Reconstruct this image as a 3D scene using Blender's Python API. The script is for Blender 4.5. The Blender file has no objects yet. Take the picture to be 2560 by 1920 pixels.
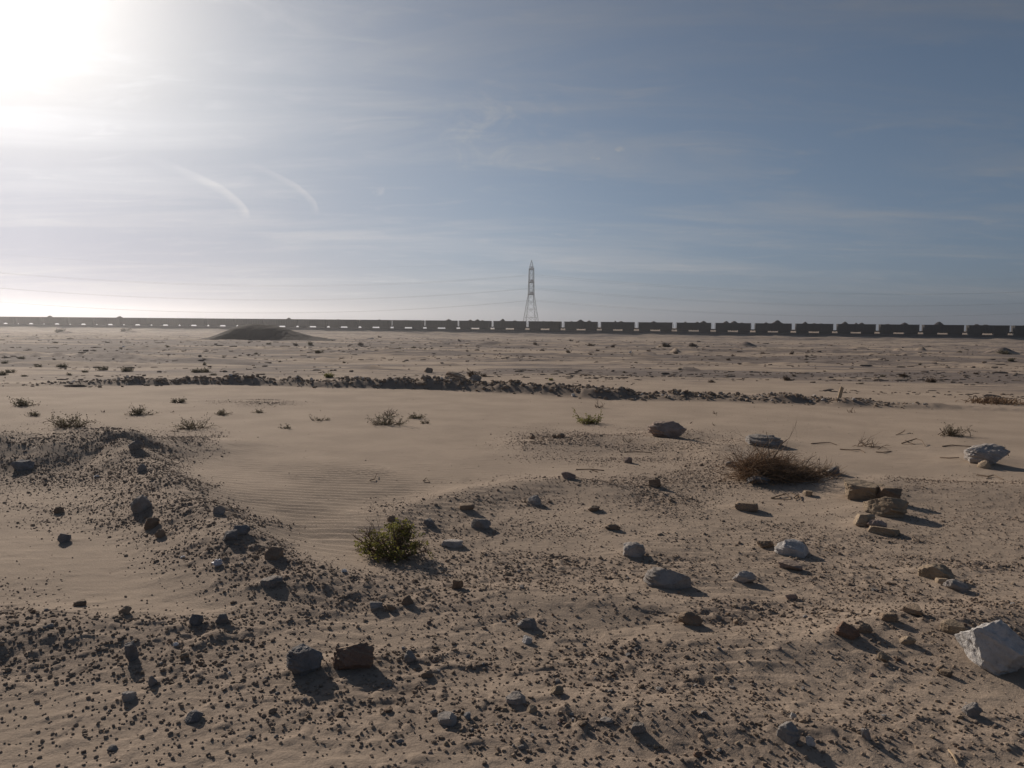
import bpy, math, random
import numpy as np
from mathutils import Matrix, Vector

C = bpy.context.scene.collection
sc = bpy.context.scene
R = math.radians
rng = np.random.default_rng(7)
random.seed(7)

# ------------------------------------------------------------------ camera
F = 1950.0                      # focal length in pixels of the 2560 x 1920 photograph
CAM_Z = 1.65
PITCH, ROLL = R(3.98), R(0.65)
cr, sr = math.cos(ROLL), math.sin(ROLL)
fw = Vector((0, math.cos(PITCH), -math.sin(PITCH)))
up = Vector((0, math.sin(PITCH), math.cos(PITCH)))
rt = Vector((1, 0, 0))
cx = rt * cr + up * sr
cy = up * cr - rt * sr
cam = bpy.data.cameras.new('camera')
cam.sensor_width = 36.0
cam.lens = 36.0 * F / 2560
cam.clip_start = 0.05
cam.clip_end = 30000
camo = bpy.data.objects.new('camera', cam)
C.objects.link(camo)
camo.matrix_world = Matrix(((cx.x, cy.x, -fw.x, 0), (cx.y, cy.y, -fw.y, 0), (cx.z, cy.z, -fw.z, CAM_Z), (0, 0, 0, 1)))
sc.camera = camo

# ------------------------------------------------------------------ light
HAZE = 0.00039
SUN_AZ, SUN_EL = R(-35.0), R(24.0)          # left of the view direction (+Y)
sd = Vector((math.sin(SUN_AZ) * math.cos(SUN_EL), math.cos(SUN_AZ) * math.cos(SUN_EL), math.sin(SUN_EL)))
sl = bpy.data.lights.new('sun', 'SUN')
sl.energy = 4.2
sl.angle = R(0.55)
sl.color = (1.0, 0.88, 0.76)
so = bpy.data.objects.new('sun', sl)
C.objects.link(so)
so.rotation_euler = (-sd).to_track_quat('-Z', 'Y').to_euler()
sc.view_settings.view_transform = 'Standard'
sc.view_settings.look = 'None'
sc.view_settings.exposure = 0.0
sc.view_settings.gamma = 1.0

# ------------------------------------------------------------------ node helpers
def new_mat(name):
    m = bpy.data.materials.new(name)
    m.use_nodes = True
    nt = m.node_tree
    return m, nt, nt.nodes['Principled BSDF']

class NB:
    """tiny node builder"""
    def __init__(s, nt): s.nt = nt
    def n(s, typ, **kw):
        x = s.nt.nodes.new(typ)
        for k, v in kw.items(): setattr(x, k, v)
        return x
    def set(s, sock, v):
        if hasattr(v, 'is_output'): s.nt.links.new(v, sock)
        else: sock.default_value = v
    def math(s, op, a, b=0.0, c=0.0, clamp=False):
        x = s.n('ShaderNodeMath', operation=op, use_clamp=clamp)
        s.set(x.inputs[0], a); s.set(x.inputs[1], b); s.set(x.inputs[2], c)
        return x.outputs[0]
    def mix(s, f, a, b, mode='MIX'):
        x = s.n('ShaderNodeMix', data_type='RGBA', blend_type=mode)
        s.set(x.inputs[0], f)
        for i, v in ((6, a), (7, b)):
            s.set(x.inputs[i], v if hasattr(v, 'is_output') else (*v, 1))
        return x.outputs[2]
    def noise(s, vec, scale, detail=4, rough=0.55, dist=0.0):
        x = s.n('ShaderNodeTexNoise')
        if vec is not None: s.set(x.inputs['Vector'], vec)
        x.inputs['Scale'].default_value = scale
        x.inputs['Detail'].default_value = detail
        x.inputs['Roughness'].default_value = rough
        x.inputs['Distortion'].default_value = dist
        return x.outputs[0]
    def ramp(s, f, lo, hi, smooth=True):
        x = s.n('ShaderNodeMapRange', interpolation_type='SMOOTHSTEP' if smooth else 'LINEAR')
        s.set(x.inputs[0], f); s.set(x.inputs[1], lo); s.set(x.inputs[2], hi)
        return x.outputs[0]
    def scalevec(s, vec, sx, sy, sz):
        x = s.n('ShaderNodeMapping'); s.set(x.inputs[0], vec)
        x.inputs['Scale'].default_value = (sx, sy, sz)
        return x.outputs[0]
    def bump(s, h, strength, dist, prev=None):
        x = s.n('ShaderNodeBump')
        x.inputs['Strength'].default_value = strength
        x.inputs['Distance'].default_value = dist
        s.set(x.inputs['Height'], h)
        if prev is not None: s.set(x.inputs['Normal'], prev)
        return x.outputs[0]

# ------------------------------------------------------------------ sky
w = bpy.data.worlds.new('World')
sc.world = w
w.use_nodes = True
b = NB(w.node_tree)
bg = w.node_tree.nodes['Background']
sky = b.n('ShaderNodeTexSky', sky_type='NISHITA')
sky.sun_disc = False
sky.sun_elevation = SUN_EL
sky.sun_rotation = SUN_AZ
sky.altitude = 20
sky.air_density = 1.0
sky.dust_density = 0.92
sky.ozone_density = 1.0
hs = b.n('ShaderNodeHueSaturation')
hs.inputs['Saturation'].default_value = 0.91
hs.inputs['Value'].default_value = 1.0
w.node_tree.links.new(sky.outputs[0], hs.inputs['Color'])
tc = b.n('ShaderNodeTexCoord')
sp = b.n('ShaderNodeSeparateXYZ')
w.node_tree.links.new(tc.outputs['Generated'], sp.inputs[0])
dx, dy, dz = sp.outputs
az = b.math('ARCTAN2', dx, dy)
el = b.math('ARCSINE', dz)
# thin cirrus: noise on a flat layer high above
lay = b.n('ShaderNodeCombineXYZ')
zz = b.math('ADD', b.math('MAXIMUM', dz, 0.0), 0.09)
b.set(lay.inputs[0], b.math('DIVIDE', dx, zz)); b.set(lay.inputs[1], b.math('DIVIDE', dy, zz))
c1 = b.ramp(b.noise(b.scalevec(lay.outputs[0], 0.35, 1.1, 1), 1.3, 6, 0.6, 0.6), 0.42, 0.80)
c2 = b.ramp(b.noise(b.scalevec(lay.outputs[0], 1.1, 2.2, 1), 2.1, 7, 0.62, 1.0), 0.50, 0.85)
cl = b.math('ADD', b.math('MULTIPLY', c1, 0.62), b.math('MULTIPLY', c2, 0.40))
def wisp(az_end, el_end, k, span, width, gain):
    """a hooked cirrus streak: azimuth falls off with the square of the height above its hook"""
    e = b.math('SUBTRACT', el, el_end)
    azc = b.math('SUBTRACT', az_end, b.math('MULTIPLY', b.math('MULTIPLY', e, e), k))
    slope = b.math('SQRT', b.math('ADD', b.math('POWER', b.math('MULTIPLY', e, 2 * k), 2.0), 1.0))
    wob = b.math('MULTIPLY', b.math('SUBTRACT', b.noise(tc.outputs['Generated'], 22, 4), 0.5), 0.016)
    dd = b.math('DIVIDE', b.math('ADD', b.math('SUBTRACT', az, azc), wob), slope)
    # crisp outside, feathered inside
    edge = b.math('ADD', b.ramp(dd, width * 0.9, 0.0), 0.0)
    inner = b.ramp(dd, -width * 3.0, 0.0)
    m = b.math('MULTIPLY', edge, inner)
    m = b.math('MULTIPLY', m, b.math('MULTIPLY', b.ramp(e, -0.004, 0.010), b.ramp(e, span, span * 0.45)))
    ragged = b.math('ADD', b.math('MULTIPLY', b.noise(tc.outputs['Generated'], 60, 3), 0.9), 0.35)
    return b.math('MULTIPLY', b.math('MULTIPLY', m, ragged), gain)
def pix_azel(px, py):
    u, v = (px - 1280) / F, (960 - py) / F
    d = (cx * u + cy * v + fw).normalized()
    return math.atan2(d.x, d.y), math.asin(d.z)
a1, e1 = pix_azel(619, 545); a2, e2 = pix_azel(796, 533)
cl = b.math('ADD', cl, wisp(a1, e1, 27.0, 0.066, 0.0038, 0.62))
cl = b.math('ADD', cl, wisp(a2, e2, 26.0, 0.060, 0.0030, 0.50))
# milky bank of cirrus low on the left under the streaks
a3, e3 = pix_azel(520, 640)
bank = b.math('MULTIPLY', b.ramp(b.math('ABSOLUTE', b.math('SUBTRACT', el, e3)), 0.060, 0.01), b.ramp(az, R(-8), R(-16)))
bank = b.math('MULTIPLY', bank, b.math('ADD', b.math('MULTIPLY', c1, 0.6), 0.35))
cl = b.math('ADD', cl, b.math('MULTIPLY', bank, 0.14))
# a torn patch of cirrus over the middle, and two bright flecks right of it
a4, e4 = pix_azel(1270, 335)
def spot(px, py, rx, ry):
    a_, e_ = pix_azel(px, py)
    u_ = b.math('DIVIDE', b.math('SUBTRACT', az, a_), rx); v_ = b.math('DIVIDE', b.math('SUBTRACT', el, e_), ry)
    return b.ramp(b.math('ADD', b.math('MULTIPLY', u_, u_), b.math('MULTIPLY', v_, v_)), 1.0, 0.0)
torn = b.ramp(b.noise(b.scalevec(tc.outputs['Generated'], 1, 1, 1.7), 13, 7, .66, 1.2), .47, .72)
cl = b.math('ADD', cl, b.math('MULTIPLY', b.math('MULTIPLY', spot(1270, 335, .115, .065), torn), .42))
fleck = b.ramp(b.noise(tc.outputs['Generated'], 90, 4, .6), .38, .6)
cl = b.math('ADD', cl, b.math('MULTIPLY', b.math('MULTIPLY', b.math('ADD', spot(1550, 373, .008, .004), b.math('ADD', spot(1491, 395, .008, .003), spot(945, 475, .010, .008))), fleck), .6))
cl = b.math('MULTIPLY', cl, b.ramp(dz, 0.0, 0.05))
# low over the desert the air is milky grey rather than orange
low = b.math('POWER', b.math('SUBTRACT', 1.0, b.math('MINIMUM', b.math('MAXIMUM', dz, 0.0), 1.0)), 9.0)
clear = b.mix(low, (0.775, 0.835, 0.905), (0.46, 0.63, 1.19))
graded = b.mix(1.0, hs.outputs[0], clear, 'MULTIPLY')
# sky colour turned down along the horizon under the sun; the aureole round the sun is tight
toward = b.ramp(az, R(2), R(-30))
dim = b.math('SUBTRACT', 1.0, b.math('MULTIPLY', b.math('MULTIPLY', toward, b.ramp(dz, 0.32, 0.04)), 0.58))
dotv = b.n('ShaderNodeVectorMath', operation='DOT_PRODUCT')
w.node_tree.links.new(tc.outputs['Generated'], dotv.inputs[0]); dotv.inputs[1].default_value = tuple(sd)
aure = b.ramp(b.math('ARCCOSINE', b.math('MINIMUM', dotv.outputs['Value'], 1.0)), R(14.0), R(6.0))
dim = b.math('MULTIPLY', dim, b.math('ADD', 1.0, b.math('MULTIPLY', aure, 0.12)))
dimc = b.n('ShaderNodeCombineColor')
for i, tint in enumerate((-.05, -.02, .10)): b.set(dimc.inputs[i], b.math('ADD', dim, b.math('MULTIPLY', b.math('MULTIPLY', toward, b.ramp(dz, .30, .02)), tint)))
graded = b.mix(1.0, graded, dimc.outputs[0], 'MULTIPLY')
lum = b.n('ShaderNodeRGBToBW'); w.node_tree.links.new(graded, lum.inputs[0])
white = b.n('ShaderNodeCombineColor')
for i, g in enumerate((1.42, 1.44, 1.50)): b.set(white.inputs[i], b.math('MULTIPLY', lum.outputs[0], g))
skycol = b.mix(b.math('MINIMUM', cl, 0.85), graded, white.outputs[0])
w.node_tree.links.new(skycol, bg.inputs[0])
bg.inputs[1].default_value = 0.05

# ------------------------------------------------------------------ maths helpers
def hash2(ix, iy, seed):
    h = (ix.astype(np.int64) * 374761393 + iy.astype(np.int64) * 668265263 + seed * 974634777) & 0xffffffff
    h = ((h ^ (h >> 13)) * 1274126177) & 0xffffffff
    h = h ^ (h >> 16)
    return (h & 0xffffff).astype(np.float64) / 0xffffff
def vnoise(x, y, seed=0):
    """smooth value noise, -1..1"""
    ix, iy = np.floor(x), np.floor(y)
    fx, fy = x - ix, y - iy
    fx = fx * fx * fx * (fx * (fx * 6 - 15) + 10); fy = fy * fy * fy * (fy * (fy * 6 - 15) + 10)
    a = hash2(ix, iy, seed); b_ = hash2(ix + 1, iy, seed); c = hash2(ix, iy + 1, seed); d = hash2(ix + 1, iy + 1, seed)
    return ((a * (1 - fx) + b_ * fx) * (1 - fy) + (c * (1 - fx) + d * fx) * fy) * 2 - 1
def fbm(x, y, oct=4, seed=0, gain=0.5):
    s = 0; a = 1; t = 0
    for i in range(oct):
        s = s + a * vnoise(x + 13.7 * i, y - 7.1 * i, seed + i); t += a
        x = x * 2.03 * .8 + y * 2.03 * .6; y = y * 2.03 * .8 - (x / 2.03 - y * .6) * 0 - x * .35; a *= gain
    return s / t
def sstep(a, c, x):
    t = np.clip((x - a) / (c - a), 0, 1)
    return t * t * (3 - 2 * t)
CXV, CYV, FWV = np.array(cx), np.array(cy), np.array(fw)
def ray(px, py):
    d = CXV * ((px - 1280) / F) + CYV * ((960 - py) / F) + FWV
    return d
def g(px, py, z=0.0):
    """point of the photograph on the level z"""
    d = ray(px, py)
    t = (z - CAM_Z) / d[2]
    return np.array((d[0] * t, d[1] * t))
def topix(x, y, z=0.0):
    px, py, pz = x, y, z - CAM_Z
    c_ = px * FWV[0] + py * FWV[1] + pz * FWV[2]
    c_ = np.where(c_ < 0.05, 0.05, c_)
    return 1280 + F * (px * CXV[0] + py * CXV[1] + pz * CXV[2]) / c_, 960 - F * (px * CYV[0] + py * CYV[1] + pz * CYV[2]) / c_

# stone cover of the near ground, read off the photograph every 80 x 60 pixels from y = 1050 down
DENS = """00000000000000000000000000000000
88888640000000014554333210000000
67788500000000000014444321000000
45567850000000124455654322124443
35568874000455545444432223345555
14357887400024444555554444445556
00012487720134455554444444445677
11000148888865666554555555556677
76543226777766777777887766667787
88877654334566666777655555677764
88877766443556666666655545554422
76666655445566777777666554444433
54444444455566777777776665555544
33333444444555667788887777666655
22233333333444556677777777766666""".split('\n')
DT = np.array([[int(ch) for ch in r] for r in DENS]) / 9.0
RIP = """00000002222211110000000000000000
00000047788887642000000000000000
00000048999999720000000000000000
00000009999864000000044532000000
00000000245432000000588862000000
00000000022200000000024420000000""".split('\n')
RT = np.array([[int(ch) for ch in r] for r in RIP]) / 9.0
def table(T, x, y, y0=1050.0):
    px, py = topix(x, y)
    fx = np.clip((px - 40) / 80, 0, T.shape[1] - 1.001); fy = (py - y0) / 60
    ok = (fy > -0.9)
    fy = np.clip(fy, 0, T.shape[0] - 1.001)
    ix, iy = fx.astype(int), fy.astype(int)
    fx, fy = fx - ix, fy - iy
    fx = fx * fx * (3 - 2 * fx); fy = fy * fy * (3 - 2 * fy)
    v = (T[iy, ix] * (1 - fx) + T[iy, ix + 1] * fx) * (1 - fy) + (T[iy + 1, ix] * (1 - fx) + T[iy + 1, ix + 1] * fx) * fy
    return v * ok
def density(x, y):
    wx = x + 0.16 * vnoise(x * 2.2, y * 2.2, 91); wy = y + 0.22 * vnoise(x * 2.0, y * 2.0, 92)
    v = table(DT, wx, wy)
    sx2, sy2 = topix(wx, wy)
    v = np.maximum(v, .55 * np.exp(-((sx2 - 610) / 130) ** 2 - ((sy2 - 1003 - (sx2 - 610) * .04) / 9) ** 2))
    n = 0.5 + 0.5 * fbm(x * 1.3, y * 2.9, 4, 55)
    n = sstep(.28, .74, n)
    return np.clip(v * (0.50 + 1.05 * n) - 0.03, 0, 1)

# ------------------------------------------------------------------ track and terrain
TZ0, TB, TCC, TA = 271.9, 0.044846, -0.010364, 0.018888
TD = np.array((TB, TCC)); PITCHW = TZ0 * np.hypot(TB, TCC); TD = TD / np.hypot(*TD)
T0 = np.array((TA * TZ0, TZ0))                # gap between wagons beside the pylon
TN = np.array((-TD[1], TD[0]))                # away from the camera
RAIL_Z = 1.72
def poly(pts):
    return [(*g(p[0], p[1], p[2]), p[2]) for p in pts]
RIDGES = [
    (poly([(-600, 1096, .30), (0, 1085, .32), (160, 1080, .33), (300, 1080, .32), (400, 1095, .22), (500, 1107, .10), (575, 1113, .02)]), .80),
    (poly([(300, 1100, .26), (370, 1170, .18), (450, 1240, .16), (560, 1330, .15), (680, 1400, .12), (800, 1440, .09), (950, 1460, .06), (1150, 1500, .03)]), .40),
    (poly([(1330, 1105, .06), (1500, 1092, .10), (1650, 1100, .10), (1800, 1120, .13), (1950, 1150, .13), (2100, 1190, .10), (2300, 1210, .08), (2700, 1220, .10)]), .55),
    (poly([(900, 1310, .05), (1050, 1270, .07), (1200, 1220, .08), (1400, 1200, .09), (1500, 1210, .08), (1600, 1215, .03)]), .40),
    (poly([(1700, 1600, .03), (1900, 1600, .06), (2150, 1560, .08), (2400, 1540, .09), (2800, 1530, .1)]), .30),
    (poly([(-300, 1560, .08), (0, 1555, .08), (250, 1560, .05), (500, 1580, .02)]), .30),
    (poly([(1000, 1500, .03), (1250, 1480, .06), (1500, 1490, .06), (1800, 1510, .04)]), .26),
    (poly([(1350, 1750, .02), (1600, 1760, .05), (1850, 1790, .05), (2100, 1840, .03)]), .22),
]
BERM = [(*g(px, py, .15), h) for px, py, h in [(-300, 952, .02), (85, 950, .05), (225, 947, .10), (330, 946, .22), (470, 945, .30), (600, 947, .26), (750, 950, .24), (900, 953, .30),
        (1060, 956, .34), (1160, 959, .36), (1350, 968, .28), (1490, 977, .27), (1650, 981, .25), (1800, 985, .24), (1950, 990, .21), (2110, 997, .17), (2300, 1003, .11), (2700, 1015, .05)]]
def ridge(x, y, pl, wd, power=2.0):
    best = np.zeros_like(x)
    for (x0, y0, h0), (x1, y1, h1) in zip(pl[:-1], pl[1:]):
        ex, ey = x1 - x0, y1 - y0
        t = np.clip(((x - x0) * ex + (y - y0) * ey) / (ex * ex + ey * ey), 0, 1)
        d2 = (x - x0 - t * ex) ** 2 + (y - y0 - t * ey) ** 2
        best = np.maximum(best, (h0 + (h1 - h0) * t) * np.exp(-(d2 / (wd * wd)) ** (power / 2)))
    return best
# low mounds of the far plain: px, py of the foot, half width px, height m, depth/width
MOUNDS = [(1225, 866, 66, .75, .6), (1180, 943, 60, .12, .4), (1872, 868, 34, .95, .7), (1665, 870, 26, .75, .6), (1732, 868, 24, .65, .6), (1695, 862, 26, .6, .6), (1692, 882, 20, .5, .8),
          (1690, 846, 45, .8, .5), (1555, 843, 40, .5, .5), (2300, 858, 40, .6, .5), (2520, 886, 45, .9, .6), (2500, 858, 60, .9, .5), (2155, 873, 28, .5, .6), (2255, 878, 24, .5, .6), (2308, 876, 16, .7, .8),
          (1540, 912, 36, .3, .5), (1725, 932, 44, .3, .5), (1880, 915, 60, .25, .35), (2190, 905, 40, .25, .35), (2350, 905, 50, .2, .35), (930, 926, 90, .15, .25), (1120, 914, 60, .15, .3),
          (152, 834, 26, .9, .6), (320, 832, 30, .9, .5), (235, 842, 70, .5, .4), (430, 842, 60, .5, .4), (610, 908, 60, .15, .3), (1965, 833, 60, .8, .4), (2240, 848, 55, .7, .4), (1330, 858, 40, .4, .4), (2470, 900, 40, .2, .3)]
DRIFT = []
def plain(d): return -0.75 * sstep(45, 215, d)
MG = []
for px, py, hw, h, asp in MOUNDS:
    z = -0.4
    for _ in range(6):
        q = g(px, py, z); z = float(plain(np.hypot(*q)))
    d = np.hypot(*q); wd = hw / F * d
    MG.append((q[0], q[1] + wd * asp * .9, wd * .62, wd * asp * .62, h))
def terrain(x, y, fine=True):
    x = np.asarray(x, float); y = np.asarray(y, float)
    d = np.hypot(x, y)
    h = plain(d)
    near = d < 45
    h = h + 0.03 * fbm(x / 2.6, y / 2.6, 3, 3) * sstep(1, 4, d)
    far = sstep(23, 40, d)
    rdg = 1 - np.abs(fbm(x / 7.5, y / 1.9, 3, 18)) * 2.2
    h = h + far * (0.16 * fbm(x / 13, y / 7, 4, 11) + 0.09 * fbm(x / 4.5, y / 1.7, 4, 17) + 0.17 * np.maximum(rdg, 0) ** 2 * sstep(-.15, .35, fbm(x / 22, y / 9, 2, 19)))
    rough = sstep(60, 150, d) * sstep(340, 200, d)
    h = h + rough * 0.22 * np.maximum(fbm(x / 9, y / 5, 4, 23), -0.1)
    h = h + sstep(300, 900, d) * 1.1 * fbm(x / 160, y / 160, 3, 29)
    for mx, my, wx, wy, mh in MG:
        m = (np.abs(x - mx) < 3 * wx) & (np.abs(y - my) < 3 * wy)
        if m.any():
            ex, ey = (x[m] - mx) / wx, (y[m] - my) / wy
            sk = 1 + 0.35 * fbm(x[m] / wx * 1.3, y[m] / wx * 1.3, 4, 31)
            h[m] += .72 * mh * np.exp(-(ex * ex + ey * ey) * sk) * sk
    if near.any():
        xn, yn = x[near], y[near]
        hn = np.zeros_like(xn)
        for pl, wd in RIDGES:
            hn = np.maximum(hn, ridge(xn, yn, pl, wd))
        hn *= 1 + 0.30 * fbm(xn * 1.9, yn * 1.9, 3, 41)
        bm = ridge(xn, yn, BERM, .44, 4.0) * .84
        bn = np.clip(0.72 + 0.9 * fbm(xn * .9, yn * 1.3, 3, 43), 0.36, 1.05)
        bf = 0.30 * fbm(xn * 5.5, yn * 5.5, 3, 44)
        hn = hn + bm * (bn + bf)
        for qx, qy, qw in DRIFT:
            m = (np.abs(xn - qx) < 3.2 * qw) & (np.abs(yn - qy) < 3.2 * qw)
            if m.any():
                ex, ey = xn[m] - qx, yn[m] - qy
                al, ac = (ex * .92 + ey * .39) / (qw * 1.15), (-ex * .39 + ey * .92) / (qw * .72)
                hn[m] += .13 * qw * np.exp(-al * al - ac * ac)
        if fine:
            dn = density(xn, yn)
            hn += dn * (0.010 * fbm(xn * 11, yn * 11, 3, 47) + 0.016 * np.maximum(vnoise(xn * 17, yn * 17, 48), 0.15))
            # wind streaks in the sand, running away to the right
            sa = xn * 0.80 + yn * 0.60; sb = -xn * 0.60 + yn * 0.80
            hn += 0.006 * fbm(sa * 1.4, sb * 9.0, 3, 51) * sstep(6.5, 4.0, np.hypot(xn, yn))
            hn += 0.0035 * fbm(xn * 6, yn * 14, 3, 52)
            rp = table(RT, xn, yn, 1140.0)
            rp = np.clip(rp * (0.55 + 0.9 * fbm(xn * 1.1, yn * 1.5, 2, 53) + .2), 0, 1)
            wob = 0.10 * fbm(xn * 0.9, yn * 1.2, 3, 54) + 0.020 * vnoise(xn * 4, yn * 4, 56)
            ph = (yn + 0.12 * xn + wob) / 0.125
            tr = ph - np.floor(ph)
            hn += rp * 0.025 * (np.where(tr < .68, tr / .68, (1 - tr) / .32) - .5)
        h[near] += hn
    # the desert rises a little behind the line on the right
    sg = (x - T0[0]) * TN[0] + (y - T0[1]) * TN[1]
    h = h + 3.1 * sstep(4, 45, sg) * sstep(-25, 35, x + .1 * y - 27) + 0.5 * sstep(5, 40, sg) * np.maximum(0, fbm(x / 30, y / 60, 2, 63)) * 2.0
    # railway embankment
    s = np.abs((x - T0[0]) * TN[0] + (y - T0[1]) * TN[1])
    e = np.minimum(RAIL_Z - .10, RAIL_Z - .10 - (s - 2.2) * 0.55)
    e2 = 0.95 - (s - 3.0) * 0.085 + 0.34 * fbm(x / 5, y / 3, 4, 61) * sstep(2.6, 6, s)
    h = np.where(d > 120, np.maximum(h, np.maximum(e, np.minimum(e2, .95))), h)
    return h
def H(x, y):
    return float(terrain(np.array([x]), np.array([y]))[0])
def ground_at(px, py):
    z = 0.0
    for _ in range(14):
        q = g(px, py, z); z = .4 * z + .6 * H(q[0], q[1])
    return q[0], q[1], H(q[0], q[1])

def link_mesh(name, verts, faces, mat=None, parent=None, smooth=False, attrs=None):
    me = bpy.data.meshes.new(name)
    verts = np.ascontiguousarray(verts, np.float32)
    if isinstance(faces, np.ndarray):
        n = faces.shape[1]
        me.vertices.add(len(verts)); me.vertices.foreach_set('co', verts.ravel())
        me.loops.add(faces.size); me.loops.foreach_set('vertex_index', faces.ravel().astype(np.int32))
        me.polygons.add(len(faces)); me.polygons.foreach_set('loop_start', np.arange(0, faces.size, n, dtype=np.int32))
        me.polygons.foreach_set('loop_total', np.full(len(faces), n, np.int32))
        me.update(calc_edges=True)
    else:
        me.from_pydata([tuple(map(float, v)) for v in verts], [], faces); me.update()
    me.polygons.foreach_set('use_smooth', np.full(len(me.polygons), smooth, bool))
    for k, v in (attrs or {}).items():
        at = me.attributes.new(k, 'FLOAT', 'POINT'); at.data.foreach_set('value', np.ascontiguousarray(v, np.float32))
    if mat: me.materials.append(mat)
    o = bpy.data.objects.new(name, me)
    C.objects.link(o)
    if parent: o.parent = parent
    return o
def tag(o, label, cat, group=None, kind=None):
    if label: o['label'] = label
    if cat: o['category'] = cat
    if group: o['group'] = group
    if kind: o['kind'] = kind
    return o
def empty(name, loc, rz=0.0):
    o = bpy.data.objects.new(name, None)
    o.empty_display_size = 0.2
    C.objects.link(o)
    o.location = loc; o.rotation_euler = (0, 0, rz)
    return o
def obj_copy(o, parent=None):
    c = o.copy(); C.objects.link(c)
    if parent: c.parent = parent
    return c

# ------------------------------------------------------------------ materials
SAND = (0.355, 0.280, 0.198)
m_ground, nt, p = new_mat('desert_sand')
b = NB(nt)
geo = b.n('ShaderNodeNewGeometry')
pos = geo.outputs['Position']
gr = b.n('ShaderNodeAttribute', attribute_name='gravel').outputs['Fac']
dkk = b.n('ShaderNodeAttribute', attribute_name='ballast').outputs['Fac']
pav = b.n('ShaderNodeAttribute', attribute_name='pavement').outputs['Fac']
farf = b.n('ShaderNodeAttribute', attribute_name='far').outputs['Fac']
n1 = b.noise(pos, 0.9, 4); n2 = b.noise(pos, 55, 5, 0.7); n3 = b.noise(pos, 420, 3, 0.7); n4 = b.noise(pos, 7, 4)
base = b.mix(b.ramp(n1, .3, .7), (0.330, 0.263, 0.204), (0.410, 0.326, 0.252))
base = b.mix(b.math('MULTIPLY', b.ramp(n2, .35, .75), .40), base, (0.275, 0.212, 0.150))
base = b.mix(b.math('MULTIPLY', b.ramp(n3, .5, .8), .45), base, (0.50, 0.42, 0.33))
base = b.mix(b.math('MULTIPLY', b.ramp(n3, .5, .22), .35), base, (0.17, 0.132, 0.10))
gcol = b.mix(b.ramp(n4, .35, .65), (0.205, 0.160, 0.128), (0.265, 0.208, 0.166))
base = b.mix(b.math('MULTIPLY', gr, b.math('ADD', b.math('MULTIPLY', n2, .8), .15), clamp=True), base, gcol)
grit_shade = b.math('MULTIPLY', b.ramp(b.noise(pos, 48, 3, .6), .56, .64), gr)  # dark grit flecks, with the small shadows of the grains painted in
base = b.mix(b.math('MULTIPLY', grit_shade, .7), base, (0.115, 0.090, 0.074))
base = b.mix(pav, base, b.mix(b.ramp(n2, .3, .7), (0.115, 0.094, 0.082), (0.195, 0.160, 0.134)))
p1 = b.noise(b.scalevec(pos, .055, .26, .3), 1.0, 9, .68, .4); p2 = b.noise(b.scalevec(pos, .55, 2.6, 1), 1.0, 6, .7, .5)
band = b.ramp(b.math('ADD', b.math('ADD', p1, b.math('MULTIPLY', pav, .10)), b.math('MULTIPLY', b.math('SUBTRACT', p2, .5), .5)), .48, .59)
base = b.mix(b.math('MULTIPLY', b.math('MULTIPLY', band, farf), .88), base, b.mix(b.ramp(n2, .3, .7), (0.145, 0.120, 0.108), (0.215, 0.180, 0.158)))
speck = b.math('MULTIPLY', b.ramp(p2, .56, .63), b.math('ADD', b.math('MULTIPLY', band, .75), .25))
base = b.mix(b.math('MULTIPLY', b.math('MULTIPLY', speck, farf), .85), base, (0.085, 0.068, 0.060))
base = b.mix(dkk, base, b.mix(n2, (0.045, 0.037, 0.034), (0.095, 0.078, 0.066)))
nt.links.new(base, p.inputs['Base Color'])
p.inputs['Roughness'].default_value = 0.95
p.inputs['Specular IOR Level'].default_value = 0.1
nb = b.bump(b.noise(pos, 75, 4, .65), 0.55, 0.010)
nb = b.bump(b.noise(pos, 330, 3, .7), 0.55, 0.003, nb)
nt.links.new(nb, p.inputs['Normal'])

def rock_mat(name, c_lo, c_hi, dust=0.35, scale=9.0):
    m, nt, p = new_mat(name); b = NB(nt)
    tc = b.n('ShaderNodeTexCoord'); geo = b.n('ShaderNodeNewGeometry'); oi = b.n('ShaderNodeObjectInfo')
    off = b.n('ShaderNodeVectorMath', operation='ADD'); nt.links.new(geo.outputs['Position'], off.inputs[0]); nt.links.new(oi.outputs['Location'], off.inputs[1])
    v = off.outputs[0]
    n1 = b.noise(v, scale, 6, .62); n2 = b.noise(v, scale * 6, 5, .65); n3 = b.noise(v, scale * 24, 3, .7)
    col = b.mix(b.ramp(n1, .32, .68), c_lo, c_hi)
    col = b.mix(b.math('MULTIPLY', b.ramp(n2, .52, .74), .55), col, tuple(x * .55 for x in c_lo))
    col = b.mix(b.math('MULTIPLY', b.ramp(n3, .55, .8), .35), col, tuple(min(1, x * 1.35) for x in c_hi))
    vv = b.n('ShaderNodeHueSaturation'); vv.inputs['Fac'].default_value = 1
    b.set(vv.inputs['Value'], b.math('ADD', b.math('MULTIPLY', oi.outputs['Random'], .35), .82)); nt.links.new(col, vv.inputs['Color'])
    # wind-blown sand lying on upward faces
    sep = b.n('ShaderNodeSeparateXYZ'); nt.links.new(geo.outputs['Normal'], sep.inputs[0])
    d = b.math('MULTIPLY', b.ramp(b.math('ADD', sep.outputs[2], b.math('MULTIPLY', b.math('SUBTRACT', n2, .5), .8)), .72, 1.05), dust)
    col = b.mix(d, vv.outputs[0], SAND)
    nt.links.new(col, p.inputs['Base Color'])
    p.inputs['Roughness'].default_value = .9; p.inputs['Specular IOR Level'].default_value = .2
    nb = b.bump(n2, .8, .012); nb = b.bump(n3, .6, .004, nb)
    nt.links.new(nb, p.inputs['Normal'])
    return m
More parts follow.
